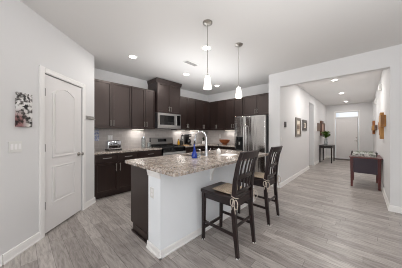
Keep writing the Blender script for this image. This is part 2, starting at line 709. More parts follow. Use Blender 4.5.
k = 2
for s, e in SW:
    window(k, s, e, 'x')
    k += 1
for s, e in EW:
    window(k, s, e, 'y')
    k += 1

# baseboards: stepped profile
BH = 0.10


def bb_local(name, x0, x1, loc, rz):
    mb = MB()
    mb.prism([(0, 0), (-0.022, 0), (-0.022, 0.012), (-0.015, 0.02), (-0.014, BH - 0.03), (-0.011, BH - 0.016),
              (-0.010, BH - 0.006), (-0.003, BH), (0, BH)], 'x', x0, x1)
    return struct(name, mb, M['trim'], loc, rz)


bb_local('baseboard_pantry_left', U0, PD0 - 0.075, DR, DA)
bb_local('baseboard_pantry_right', PD1 + 0.075, U1 + 0.02, DR, DA)
bb_local('baseboard_hall_left', YH - 0.02, OA, (HL, 0, 0), R90)
bb_local('baseboard_hall_far_left', OB, YE, (HL, 0, 0), R90)
bb_local('baseboard_hall_wall_end', -1.705, HL + 0.02, (0, YH, 0), 0)
bb_local('baseboard_right', HR - 0.02, 3.6, (0, YH, 0), 0)
bb_local('baseboard_hall_right', -YE, -(YH - 0.02), (HR, 0, 0), -R90)
bb_local('baseboard_entry_left', HL, DX0 - 0.07, (0, YE, 0), 0)
bb_local('baseboard_entry_right', DX1 + 0.07, HR, (0, YE, 0), 0)
bb_local('baseboard_passage', OA - 0.6, OB + 0.6, (-3.0, 0, 0), R90)
bb_local('baseboard_living_left', -4.6, -0.127, (-2.583, 0, 0), R90)

# backsplash behind the counters
bs = struct('trim_1', MB().box(XL, XL + 0.008, 0.95, YB, 0.9, 1.43), M['tile'])
box_uv(bs, 1, 2)
bs = struct('trim_2', MB().box(XL + 0.008, -2.62, YB - 0.008, YB, 0.9, 1.43), M['tile'])
box_uv(bs, 0, 2)


# ------------------------------------------------------------ pantry door (structure, diagonal wall)
def casing(idx, x0, x1, z1, loc, rz, w=0.07):
    mb = MB()
    pr = [(0, 0), (0, -0.012), (0.012, -0.019), (w - 0.012, -0.019), (w, -0.012), (w, 0)]
    mb.prism([(x0 - w + a, c) for a, c in pr], 'z', 0, z1 + w)
    mb.prism([(x1 + a, c) for a, c in pr], 'z', 0, z1 + w)
    mb.prism([(c, z1 + a) for a, c in pr], 'x', x0, x1)
    return struct('trim_%d' % idx, mb, M['trim'], loc, rz)


casing(3, PD0 - 0.008, PD1 + 0.008, PDZ + 0.006, DR, DA)
slab = MB().box(PD0, PD1, 0.012, 0.047, 0.018, PDZ)
door1 = struct('door_1', slab, M['door'], DR, DA)


def arch(x0, x1, z0, z1, rise, n=14):
    pts = [(x0, z0), (x1, z0)]
    for i in range(n + 1):
        t = i / n
        x = x1 + (x0 - x1) * t
        pts.append((x, z1 + rise * math.sin(PI * t) ** 0.8))
    return pts


def grow(poly, d):
    cx = sum(p[0] for p in poly) / len(poly)
    cz = sum(p[1] for p in poly) / len(poly)
    w = max(abs(p[0] - cx) for p in poly)
    h = max(abs(p[1] - cz) for p in poly)
    return [(cx + (p[0] - cx) * (1 + d / w), cz + (p[1] - cz) * (1 + d / h)) for p in poly]


for poly in (arch(2.338, 2.762, 0.965, 1.84, 0.085), arch(2.338, 2.762, 0.352, 0.85, 0.0, 2)):
    # moulded ring and raised field
    MB().prism(poly, 'y', 0.014, 0.003, 0.004, [grow(poly, -0.022)]).prism(grow(poly, -0.05), 'y', 0.013, 0.006, 0.004)\
        .build('door_panel', M['door'], door1)
for z in (1.817, 1.111, 0.38):
    MB().box(PD0 - 0.007, PD0 + 0.006, -0.006, 0.012, z - 0.045, z + 0.045, 0.002).cyl(
        (PD0 - 0.001, -0.006, z - 0.048), (PD0 - 0.001, -0.006, z + 0.048), 0.006).build('hinge', M['dark_metal'], door1)
MB().tube([(2.845, 0.012, 0.959), (2.845, 0.004, 0.959), (2.845, -0.002, 0.959)], [0.03, 0.03, 0.02], 20)\
    .tube([(2.845, 0.0, 0.959), (2.845, -0.03, 0.959), (2.845, -0.036, 0.959), (2.845, -0.05, 0.959), (2.845, -0.06, 0.959),
           (2.845, -0.066, 0.959)], [0.01, 0.01, 0.022, 0.028, 0.024, 0.010], 20).build('knob', M['nickel'], door1, True)

# ------------------------------------------------------------ entry door and transom
d2 = struct('door_2', MB().box(DX0 + 0.02, DX1 - 0.03, YE + 0.03, YE + 0.075, 0.012, 2.035), M['door'])
for x0, x1 in ((DX0 + 0.12, -0.66), (-0.565, DX1 - 0.13)):
    for z0, z1 in ((0.25, 0.85), (1.02, 1.88)):
        MB().prism([(x0, z0), (x1, z0), (x1, z1), (x0, z1)], 'y', YE + 0.032, YE + 0.026, 0.003).build('door_panel', M['door'], d2)
MB().tube([(-0.24, YE + 0.03, 0.92), (-0.24, YE - 0.02, 0.92), (-0.24, YE - 0.04, 0.92)], [0.03, 0.02, 0.028], 16)\
    .box(-0.33, -0.235, YE - 0.045, YE - 0.03, 0.91, 0.93, 0.004).build('handle', M['nickel'], d2, True)
MB().cyl((-0.24, YE + 0.03, 1.07), (-0.24, YE - 0.0, 1.07), 0.032).build('deadbolt', M['nickel'], d2, True)
MB().box(DX1 - 0.03, DX1 - 0.012, YE + 0.02, YE + 0.06, 0.0, 2.04).build('shadow_gap_strip', M['darkframe'], d2)  # dark strip standing in for the shadow in the gap beside the door
casing(4, DX0, DX1, TZ1, (0, YE, 0), 0, 0.05)
w1 = struct('window_1', MB().box(DX0, DX0 + 0.03, YE + 0.05, YE + 0.1, TZ0, TZ1).box(DX1 - 0.03, DX1, YE + 0.05, YE + 0.1, TZ0, TZ1)
            .box(DX0 + 0.03, DX1 - 0.03, YE + 0.05, YE + 0.1, TZ0, TZ0 + 0.02).box(DX0 + 0.03, DX1 - 0.03, YE + 0.05, YE + 0.1, TZ1 - 0.02, TZ1), M['trim'])
MB().box(DX0 + 0.03, DX1 - 0.03, YE + 0.07, YE + 0.078, TZ0 + 0.02, TZ1 - 0.02).build('pane', M['skyglass'], w1)

# ------------------------------------------------------------ recessed lights and vent
cans = [(-3.157, 1.459, 'recessed ceiling light nearest the pantry wall corner'),
        (-1.927, 2.166, 'recessed ceiling light between the two hanging pendants in the photo'),
        (-3.154, 2.79, 'recessed ceiling light just in front of the tall microwave cabinet'),
        (-3.23, 4.112, 'recessed ceiling light in the far kitchen corner'),
        (-0.567, 5.867, 'recessed hall ceiling light nearest the wide opening'),
        (-0.569, 7.947, 'middle one of the three recessed hall ceiling lights'),
        (-0.573, 10.233, 'recessed hall ceiling light closest to the front door')]
proto = None
for i, (x, y, lab) in enumerate(cans):
    g = 'recessed kitchen ceiling lights' if i < 4 else 'recessed hall ceiling lights'
    if proto is None:
        proto = thing('recessed_light', lab, 'ceiling light', (x, y, H), 0, g)
        MB().lathe([(0.062, -0.006), (0.072, -0.008), (0.088, -0.004), (0.092, 0.0), (0.062, 0.0)], n=28, cap=False)\
            .build('trim_ring', M['trim'], proto, True)
        MB().lathe([(0.0005, -0.004), (0.061, -0.004), (0.062, 0.0), (0.0005, 0.0)], n=28, cap=False).build('lens', M['lens'], proto, True)
        o = proto
    else:
        o = copy_tree(proto)
        o.location = (x, y, H)
        tag(o, lab, 'ceiling light', g)
    d = bpy.data.lights.new('recessed_lamp', 'AREA')
    d.shape = 'DISK'
    d.size = 0.12
    d.energy = CAN_W if i < 4 else HALL_CAN_W * (1.15, 0.75, 0.5)[i - 4]
    d.color = LAMP
    lo = bpy.data.objects.new('recessed_lamp', d)
    col.objects.link(lo)
    lo.location = (x, y, H - 0.012)

v = thing('ceiling_vent', 'small white slotted air vent on the kitchen ceiling', 'vent', (-2.58, 2.42, H))
MB().box(-0.07, 0.07, -0.17, 0.17, -0.008, 0.0, 0.003).build('frame', M['plate'], v)
for i in range(7):
    x = -0.042 + i * 0.014
    MB().box(x - 0.0035, x + 0.0035, -0.15, 0.15, -0.0105, -0.008).build('slat', M['slot'], v)

# ------------------------------------------------------------ cabinets
# local frame: x to the right along the front, front faces -y, depth to +y


def pull(x, z, vertical, parent, L=0.13, y=-0.02):
    mb = MB()
    if vertical:
        mb.tube([(x, y - 0.03, z - L / 2), (x, y - 0.03, z + L / 2)], 0.0055, 10)
        for s in (-1, 1):
            mb.cyl((x, y, z + s * L * 0.36), (x, y - 0.03, z + s * L * 0.36), 0.0045, n=8)
    else:
        mb.tube([(x - L / 2, y - 0.03, z), (x + L / 2, y - 0.03, z)], 0.0055, 10)
        for s in (-1, 1):
            mb.cyl((x + s * L * 0.36, y, z), (x + s * L * 0.36, y - 0.03, z), 0.0045, n=8)
    return mb.build('handle', M['nickel'], parent, True)


def front(name, x0, x1, z0, z1, parent, rail=0.055):
    return MB().box(x0, x1, -0.02, 0.0, z0, z1, inset=(rail, 0.011)).build(name, M['cab'], parent)


def wall_cab(label, loc, rz, w, z0, z1, depth, group='dark wall cabinets', crown=False, hz=None, strip=True, top=False, split=None, filler=0):
    t = thing('wall_cabinet', label, 'cabinet', loc, rz, group)
    MB().box(0.0, w, 0.0, depth, z0, z1).build('body', M['cab'], t)
    mid = w / 2 if split is None else split
    g = 0.004
    for a, c, hx in ((g + 0.004, mid - g, mid - 0.03), (mid + g, w - g - 0.004 - filler, mid + 0.03)):
        d = front('door', a, c, z0 + 0.006, z1 - 0.012, t)
        pull(hx, (z0 + 0.115) if hz is None else hz, True, d)
    if crown:
        MB().prism([(-0.0, 0.0), (-0.012, 0.0), (-0.04, 0.075), (-0.044, 0.095), (0, 0.095)], 'x', -0.032, w + 0.032)\
            .build('crown_moulding', M['cab'], t, loc=(0, 0, z1 - 0.005))
        MB().hexa([(-0.005, 0, z1), (0.0, 0, z1), (0.0, depth, z1), (-0.005, depth, z1)],
                  [(-0.03, 0, z1 + 0.09), (0.0, 0, z1 + 0.09), (0.0, depth, z1 + 0.09), (-0.03, depth, z1 + 0.09)])\
            .hexa([(w, 0, z1), (w + 0.005, 0, z1), (w + 0.005, depth, z1), (w, depth, z1)],
                  [(w, 0, z1 + 0.09), (w + 0.03, 0, z1 + 0.09), (w + 0.03, depth, z1 + 0.09), (w, depth, z1 + 0.09)])\
            .box(0, w, 0, depth, z1, z1 + 0.09).build('crown_return', M['cab'], t)
    return t


UF = -3.955
UD = UF - XL
ZU0, ZU1 = 1.40, 2.405
wall_cab('wide dark wall cabinet above the toaster, next to the pantry wall', (UF, 0.97, 0), R90, 0.815, ZU0, ZU1, UD - 0.001, split=0.385)
wall_cab('dark wall cabinet between the toaster cabinet and the taller microwave cabinet', (UF, 1.79, 0), R90, 0.625, ZU0, ZU1, UD - 0.001, split=0.345)
wall_cab('tall crowned dark wall cabinet above the microwave, reaching nearly the ceiling', (-3.87, 2.42, 0), R90, 0.775, 1.835, 2.63, -3.87 - XL - 0.001, crown=True)
wall_cab('dark wall cabinet just right of the microwave', (UF, 3.2, 0), R90, 0.675, ZU0, ZU1, UD - 0.001)
wall_cab('dark wall cabinet in the far corner on the range wall', (UF, 3.88, 0), R90, 0.72, ZU0, ZU1, UD - 0.001, split=0.38, filler=0.03)
BD = YB - 4.58 - 0.001
wall_cab('dark wall cabinet on the back wall touching the corner', (-3.93, 4.58, 0), 0, 0.645, ZU0, ZU1 - 0.02, BD)
wall_cab('dark wall cabinet above the wooden bowl, beside the refrigerator', (-3.28, 4.58, 0), 0, 0.66, ZU0, ZU1 - 0.02, BD)
wall_cab('short dark wall cabinet above the refrigerator', (-2.615, 4.58, 0), 0, 0.87, 1.80, ZU1 - 0.02, BD)

# lit strips under the wall cabinets: small fixtures of their own
for nm, x, y, rz, L in (('left', -4.19, 2.07, R90, 0.3), ('corner', -4.19, 4.1, R90, 0.4), ('back', -3.2, 4.79, 0, 0.4), ('mid', -4.19, 3.5, R90, 0.3)):
    lab = {'left': 'lit strip light under the cabinet left of the microwave', 'corner': 'lit strip light under the far corner cabinet',
           'back': 'lit strip light under the cabinet above the wooden bowl', 'mid': 'lit strip light under the cabinet right of the microwave'}[nm]
    s = thing('under_cabinet_light', lab, 'cabinet light', (x, y, ZU0), rz, 'under cabinet strip lights')
    MB().box(-L / 2 - 0.01, L / 2 + 0.01, -0.02, 0.02, -0.008, 0.0).build('housing', M['plate'], s)
    MB().box(-L / 2, L / 2, -0.014, 0.014, -0.014, -0.008).build('diffuser', M['puck'], s)
    a = area('under_cabinet_lamp', (x, y, ZU0 - 0.02), (0, 0, -1), L if rz == 0 else 0.03, 0.03 if rz == 0 else L, 1.25, LAMP)


def base_cab(label, loc, rz, w, depth, drawers, doors, group='dark base cabinets'):
    t = thing('base_cabinet', label, 'cabinet', loc, rz, group)
    MB().box(0, w, 0.0, depth, 0.10, 0.885).box(0, w, 0.075, depth, 0.0, 0.10).build('body', M['cab'], t)
    g = 0.004
    for i in range(drawers):
        a, c = w * i / drawers + g, w * (i + 1) / drawers - g
        d = MB().box(a, c, -0.02, 0.0, 0.715, 0.87, 0.003).build('drawer', M['cab'], t)
        pull((a + c) / 2, 0.80, False, d, 0.16)
    for i in range(doors):
        a, c = w * i / doors + g, w * (i + 1) / doors - g
        d = front('door', a, c, 0.115, 0.705, t)
        hx = c - 0.035 if i % 2 == 0 else a + 0.035
        pull(hx, 0.60, True, d, 0.16)
    return t


BF = -3.72
BDp = BF - XL - 0.010
base_cab('dark base cabinet with two drawers below the toaster', (BF, 0.965, 0), R90, 0.85, BDp, 2, 2)
base_cab('narrower dark base cabinet just left of the range', (BF, 1.82, 0), R90, 0.635, BDp, 1, 2)
base_cab('dark base cabinet right of the range in the corner run', (BF, 3.226, 0), R90, 1.08, BDp, 2, 2)
base_cab('dark base cabinet on the back wall left of the refrigerator', (-3.70, 4.32, 0), 0, 1.07, YB - 4.32 - 0.01, 2, 2)

CT0, CT1 = 0.886, 0.918
ct = MB().box(XL + 0.009, BF + 0.03, 0.955, 2.457, CT0, CT1, 0.004).build('countertop', M['granite'])
tag(ct, 'light granite counter slab left of the range, holding the toaster', 'countertop')
ct = MB().prism([(XL + 0.009, 3.225), (BF + 0.03, 3.225), (BF + 0.03, 4.29), (-2.625, 4.29), (-2.625, YB - 0.009), (XL + 0.009, YB - 0.009)], 'z', CT0, CT1, 0.004)\
    .build('countertop', M['granite'])
tag(ct, 'L-shaped granite counter slab wrapping the far kitchen corner under the bowl', 'countertop')

# ------------------------------------------------------------ range
r = thing('range', 'stainless steel freestanding range with black glass cooktop', 'stove', (-3.68, 2.462, 0), R90)
RW = 0.758
RD = -3.68 - XL - 0.012
MB().box(0, RW, 0.02, RD, 0.02, 0.90).build('body', M['charcoal'], r)
for x in (0.05, RW - 0.05):
    for y in (0.07, RD - 0.07):
        MB().cyl((x, y, 0), (x, y, 0.03), 0.018).build('foot', M['black'], r)
MB().box(0, RW, -0.012, RD - 0.05, 0.90, 0.925, 0.004).build('cooktop', M['iron'], r)
for x, y, q in ((0.2, 0.16, 0.1), (0.56, 0.16, 0.085), (0.2, 0.41, 0.075), (0.56, 0.41, 0.1)):
    MB().lathe([(q - 0.004, 0.9252), (q, 0.9252), (q, 0.9258), (q - 0.004, 0.9258)], x, y, 28, False).build('burner_ring', M['slot'], r)
bgd = MB().prism([(RD - 0.06, 0.925), (RD, 0.925), (RD, 1.155), (RD - 0.03, 1.165)], 'x', 0.012, RW - 0.012, 0.004).build('backguard', M['guard_steel'], r)
for x0, x1 in ((0.0, 0.012), (RW - 0.012, RW)):
    MB().prism([(RD - 0.062, 0.925), (RD, 0.925), (RD, 1.157), (RD - 0.032, 1.167)], 'x', x0, x1).build('end_cap', M['black'], bgd)
MB().prism([(RD - 0.0615, 0.93), (RD - 0.04, 0.93), (RD - 0.04, 0.985), (RD - 0.0545, 0.985)], 'x', 0.012, RW - 0.012).build('lower_band', M['black'], bgd)
MB().prism([(RD - 0.0505, 1.05), (RD - 0.035, 1.05), (RD - 0.03, 1.13), (RD - 0.0365, 1.13)], 'x', 0.24, 0.52).build('display', M['blackglass'], bgd)
for x0, x1 in ((0.03, 0.37), (0.39, 0.73)):
    mb = MB()
    for y in (0.04, 0.285, RD - 0.09):
        mb.box(x0, x1, y - 0.006, y + 0.006, 0.942, 0.956)
    for x in (x0, (x0 + x1) / 2 - 0.006, x1 - 0.012):
        mb.box(x, x + 0.012, 0.04, RD - 0.09, 0.942, 0.956)
    for x in (x0 + 0.006, x1 - 0.006):
        for y in (0.04, RD - 0.09):
            mb.box(x - 0.008, x + 0.008, y - 0.008, y + 0.008, 0.925, 0.944)
    mb.build('grate', M['iron'], r)
od = MB().box(0.004, RW - 0.004, -0.03, 0.02, 0.235, 0.80, 0.006).build('oven_door', M['blackglass'], r)
MB().box(0.004, RW - 0.004, -0.034, -0.03, 0.725, 0.80, 0.001).build('door_trim', M['range_steel'], od)
hb = MB().tube([(0.05, -0.075, 0.765), (RW - 0.05, -0.075, 0.765)], 0.014, 12)
for x in (0.08, RW - 0.08):
    hb.cyl((x, -0.075, 0.765), (x, -0.03, 0.765), 0.009)
hb.build('handle', M['range_steel'], od, True)
MB().box(0.004, RW - 0.004, -0.012, 0.02, 0.80, 0.90, 0.003).build('control_rail', M['blackglass'], r)
MB().box(0.004, RW - 0.004, -0.03, 0.02, 0.05, 0.225, 0.006).build('storage_drawer', M['steel_plain'], r)

# ------------------------------------------------------------ microwave
mw = thing('microwave', 'stainless steel microwave mounted above the range', 'microwave', (-3.86, 2.425, 1.424), R90)
MWD = -3.86 - XL - 0.012
MB().box(0, 0.765, 0.0, MWD, 0.0, 0.406).build('body', M['charcoal'], mw)
md = MB().box(0.002, 0.60, -0.03, 0.0, 0.03, 0.404, 0.004).build('door', M['steel_plain'], mw)
MB().box(0.06, 0.53, -0.033, -0.03, 0.095, 0.345, 0.001).build('window', M['blackglass'], md)
MB().tube([(0.572, -0.06, 0.09), (0.572, -0.062, 0.22), (0.572, -0.06, 0.36)], 0.011, 10).cyl((0.572, -0.06, 0.11), (0.572, -0.03, 0.11), 0.008)\
    .cyl((0.572, -0.06, 0.34), (0.572, -0.03, 0.34), 0.008).build('handle', M['steel_plain'], md, True)
cp = MB().box(0.603, 0.763, -0.03, 0.0, 0.03, 0.404, 0.004).build('control_panel', M['steel_plain'], mw)
MB().box(0.622, 0.745, -0.032, -0.03, 0.085, 0.365, 0.001).build('keypad', M['blackglass'], cp)
MB().box(0.002, 0.763, -0.025, 0.0, 0.0, 0.028, 0.003).build('vent_grille', M['steel_plain'], mw)

# ------------------------------------------------------------ refrigerator
f = thing('refrigerator', 'stainless side-by-side refrigerator with black ice dispenser', 'refrigerator', (-2.595, 4.08, 0), 0)
FW, FD, FH = 0.87, YB - 4.08 - 0.03, 1.745
MB().box(0.0, FW, 0.07, FD, 0.04, FH - 0.02, 0.004).build('body', M['charcoal'], f)
for x in (0.08, FW - 0.08):
    for y in (0.12, FD - 0.08):
        MB().cyl((x, y, 0), (x, y, 0.045), 0.022).build('foot', M['black'], f)
SPL = 0.345
fd = MB().box(0.002, SPL - 0.003, 0.0, 0.065, 0.09, FH, 0.012, 3).build('freezer_door', M['steel'], f, True)
rd = MB().box(SPL + 0.003, FW - 0.002, 0.0, 0.065, 0.09, FH, 0.012, 3).build('fridge_door', M['steel'], f, True)
for x, par in ((SPL - 0.035, fd), (SPL + 0.04, rd)):
    mb = MB().tube([(x, -0.012, 0.62), (x, -0.05, 0.66), (x, -0.055, 0.75), (x, -0.055, 1.36), (x, -0.05, 1.45), (x, -0.012, 1.49)], 0.013, 12)
    mb.build('handle', M['steel_plain'], par, True)
dp = MB().box(0.06, 0.265, -0.006, 0.004, 0.82, 1.2, 0.004).build('dispenser', M['black'], fd)
MB().box(0.08, 0.245, -0.009, -0.006, 1.1, 1.18, 0.001).build('control_screen', M['blackglass'], dp)
MB().box(0.145, 0.18, -0.02, -0.006, 0.98, 1.06, 0.004).build('paddle', M['slot'], dp)
MB().box(0.08, 0.245, -0.022, -0.006, 0.83, 0.845, 0.002).build('drip_tray', M['slot'], dp)
MB().box(0.02, FW - 0.02, 0.03, 0.07, 0.02, 0.085).build('kick_grille', M['black'], f)

# ------------------------------------------------------------ island
IX0, IX1, IY0, IY1 = -2.30, -1.53, 1.0, 3.10
isl = thing('kitchen_island', 'dark kitchen island with white panelled seating side', 'island', (-1.9, 2.05, 0))
ox, oy = 1.9, -2.05           # world to island local


def ib(mb, x0, x1, y0, y1, z0, z1, bev=0.0, **k):
    return mb.box(x0 + ox, x1 + ox, y0 + oy, y1 + oy, z0, z1, bev, **k)


ib(MB(), -1.775, IX1, IY0, IY1, 0, 0.893).build('knee_wall', M['island_white'], isl)
mb = MB()
ib(mb, IX0, -1.80, 1.05, 1.82, 0.10, 0.893)
ib(mb, IX0, -1.80, 2.53, IY1 - 0.02, 0.10, 0.893)
ib(mb, IX0, -1.80, 1.82, 2.53, 0.10, 0.66)
ib(mb, IX0, IX0 + 0.02, 1.82, 2.53, 0.66, 0.68)
ib(mb, IX0 + 0.07, -1.80, 1.05, IY1 - 0.02, 0, 0.10)
mb.build('cabinet_body', M['cab'], isl)
mb = MB()
ib(mb, IX0 + 0.0, -1.83, 1.035, 1.05, 0.10, 0.893)
ib(mb, IX0 + 0.07, -1.80, 1.03, 1.05, 0.0, 0.10)
ib(mb, -1.84, -1.776, 1.03, 1.05, 0.0, 0.893)
mb.build('end_panel', M['cab'], isl)
mb = MB()
ib(mb, IX0 + 0.06, -1.815, 1.012, 1.03, 0.0, 0.022, 0.004)
mb.build('shoe_moulding', M['cab'], isl)
for a, c in ((1.07, 1.73), (1.74, 2.40), (2.41, 3.07)):
    d = MB().box(IX0 - 0.02 + ox, IX0 + ox, a + oy, c + oy, 0.115, 0.87, 0.003).build('door', M['cab'], isl)
    mbh = MB().tube([(IX0 - 0.05 + ox, c - 0.05 + oy, 0.55), (IX0 - 0.05 + ox, c - 0.05 + oy, 0.71)], 0.0055)
    for z in (0.57, 0.69):
        mbh.cyl((IX0 - 0.05 + ox, c - 0.05 + oy, z), (IX0 - 0.02 + ox, c - 0.05 + oy, z), 0.0045, n=8)
    mbh.build('handle', M['nickel'], d, True)
# baseboard round the white wall
mb = MB()
pr = [(0, 0), (0.022, 0), (0.022, 0.012), (0.010, 0.02), (0.009, 0.06), (0.004, 0.072), (0, 0.076)]
mb.prism([(IX1 + ox + a, z) for a, z in pr], 'y', IY0 + oy - 0.022, IY1 + oy + 0.022)
mb.prism([(IY0 + oy - a, z) for a, z in pr], 'x', -1.775 + ox - 0.018, IX1 + ox + 0.022)
mb.prism([(IY1 + oy + a, z) for a, z in pr], 'x', -1.80 + ox, IX1 + ox + 0.022)
mb.build('baseboard', M['trim'], isl)
# cap moulding below the slab on the wall end
mb = MB()
pr = [(0, 0.82), (0.004, 0.82), (0.006, 0.84), (0.014, 0.865), (0.016, 0.893), (0, 0.893)]
mb.prism([(IY0 + oy - a, z) for a, z in pr], 'x', -1.775 + ox - 0.012, IX1 + ox + 0.002)
mb.build('cap_moulding', M['trim'], isl)
for y in (1.81, 2.60):
    pts = [(IX1 + ox, 0.893), (IX1 + ox + 0.20, 0.893), (IX1 + ox + 0.20, 0.868)]
    for i in range(9):
        a = R90 * i / 8
        pts.append((IX1 + ox + 0.19 - 0.165 * math.sin(a), 0.70 + 0.155 * math.cos(a)))
    pts += [(IX1 + ox + 0.025, 0.655), (IX1 + ox, 0.64)]
    MB().prism(pts, 'y', y + oy - 0.022, y + oy + 0.022, 0.003).build('corbel', M['trim'], isl)
ol = MB().box(-1.69 + ox - 0.036, -1.69 + ox + 0.036, IY0 + oy - 0.006, IY0 + oy, 0.585, 0.70, 0.003).build('outlet_plate', M['plate'], isl)
for z in (0.62, 0.665):
    MB().box(-1.69 + ox - 0.012, -1.69 + ox + 0.012, IY0 + oy - 0.0075, IY0 + oy - 0.006, z - 0.012, z + 0.012).build('socket', M['paper'], ol)


def rrect(x0, x1, y0, y1, r, n=5):
    out = []
    for cx, cy, a0 in ((x1 - r, y0 + r, -R90), (x1 - r, y1 - r, 0), (x0 + r, y1 - r, R90), (x0 + r, y0 + r, PI)):
        for i in range(n + 1):
            a = a0 + R90 * i / n
            out.append((cx + r * math.cos(a), cy + r * math.sin(a)))
    return out


SX0, SX1, SY0, SY1 = -2.31, -1.95, 1.85, 2.50
ict = MB().prism(rrect(-2.37, -1.25, 0.965, 3.15, 0.05), 'z', 0.893, 0.93, 0.005, [rrect(SX0, SX1, SY0, SY1, 0.04)[::-1]]).build('countertop', M['granite'])
tag(ict, 'speckled beige and brown granite slab topping the kitchen island', 'countertop')
sk = thing('sink', 'stainless steel undermount sink in the island slab', 'sink', (-2.13, 2.175, 0.893))
sx0, sx1, sy0, sy1 = SX0 + 2.13, SX1 + 2.13, SY0 - 2.175, SY1 - 2.175
MB().prism(rrect(sx0, sx1, sy0, sy1, 0.04), 'z', -0.2, -0.195).prism(rrect(sx0 - 0.006, sx1 + 0.006, sy0 - 0.006, sy1 + 0.006, 0.045), 'z', -0.2, 0.0, 0, [rrect(sx0, sx1, sy0, sy1, 0.04)[::-1]])\
    .build('basin', M['steel_plain'], sk)
MB().lathe([(0.035, -0.195), (0.035, -0.192), (0.02, -0.19), (0.001, -0.191)], 0, 0, 20).build('drain', M['chrome'], sk)

# faucet
CZ = 0.93
fc = thing('faucet', 'tall chrome gooseneck faucet rising from the island', 'faucet', (-1.85, 2.075, CZ))
MB().lathe([(0.032, 0), (0.032, 0.008), (0.024, 0.02), (0.022, 0.10), (0.019, 0.11), (0.0165, 0.2), (0.0165, 0.215)], n=20).build('base', M['chrome'], fc, True)
pts = [(0, 0, 0.2), (0, 0, 0.29)]
fx, fy = -0.93, -0.36
for i in range(1, 13):
    a = PI * i / 12
    q = 0.098 * (1 - math.cos(a))
    pts.append((fx * q, fy * q, 0.29 + 0.10 * math.sin(a)))
pts.append((fx * 0.2, fy * 0.2, 0.265))
MB().tube(pts, 0.012, 12).build('spout', M['chrome'], fc, True)
e = Vector((fx * 0.2, fy * 0.2, 0))
MB().tube([e + Vector((0, 0, 0.275)), e + Vector((fx * 0.003, fy * 0.003, 0.20)), e + Vector((fx * 0.006, fy * 0.006, 0.185))], [0.016, 0.019, 0.016], 14).build('spray_head', M['chrome'], fc, True)
MB().tube([(0, 0.0, 0.07), (0.02, 0.045, 0.075), (0.025, 0.06, 0.085), (0.03, 0.075, 0.12)], [0.01, 0.009, 0.007, 0.006], 10).build('handle', M['chrome'], fc, True)
sd = thing('soap_pump', 'small chrome soap pump left of the faucet', 'soap dispenser', (-1.885, 1.965, CZ))
MB().lathe([(0.02, 0), (0.02, 0.006), (0.012, 0.012), (0.009, 0.09), (0.012, 0.095), (0.012, 0.115), (0.001, 0.118)], n=16).build('body', M['chrome'], sd, True)
MB().tube([(0, 0, 0.108), (-0.05, -0.015, 0.112), (-0.055, -0.017, 0.1)], 0.005, 8).build('nozzle', M['chrome'], sd, True)

# blue bottle, glass, ceramic dispenser, papers
bb = thing('bottle', 'cobalt blue long-necked glass bottle on the island', 'bottle', (-1.80, 1.755, CZ))
MB().lathe([(0.028, 0), (0.040, 0.006), (0.043, 0.03), (0.041, 0.055), (0.031, 0.08), (0.020, 0.105), (0.0145, 0.135), (0.0115, 0.17), (0.0105, 0.20), (0.0105, 0.208)], n=24).build('glass_body', M['blueglass'], bb, True)
MB().lathe([(0.009, 0.208), (0.012, 0.212), (0.010, 0.235), (0.006, 0.25), (0.004, 0.262)], n=14).build('pourer', M['black'], bb, True)
gl = MB().lathe([(0.022, 0), (0.028, 0.075), (0.026, 0.075), (0.020, 0.006), (0.001, 0.006)], n=20, cap=False).build('small_tumbler', M['clear'], smooth=True)
gl.location = (-1.79, 1.835, CZ)
tag(gl, 'small clear glass tumbler beside the blue bottle', 'glass')
cd = thing('lotion_bottle', 'white squat ceramic bottle with dark pump right of the faucet', 'bottle', (-1.85, 2.40, CZ))
MB().lathe([(0.034, 0), (0.038, 0.006), (0.038, 0.055), (0.03, 0.08), (0.014, 0.092), (0.012, 0.105)], n=24).build('body', M['ceramic'], cd, True)
MB().lathe([(0.012, 0.105), (0.012, 0.118), (0.005, 0.121), (0.005, 0.155), (0.009, 0.157), (0.009, 0.172)], n=14).tube([(0, 0, 0.165), (-0.035, -0.01, 0.167)], 0.004, 8).build('pump', M['dark_metal'], cd, True)
pp = MB().box(-0.105, 0.105, -0.14, 0.14, 0, 0.004, 0.0015).build('paper_sheet', M['paper'])
pp.location = (-1.66, 2.42, CZ)
pp.rotation_euler = (0, 0, 0.12)
tag(pp, 'glossy white papers lying on the island slab near its right end', 'paper')

# ------------------------------------------------------------ stools: the back stands on +x, front faces the island


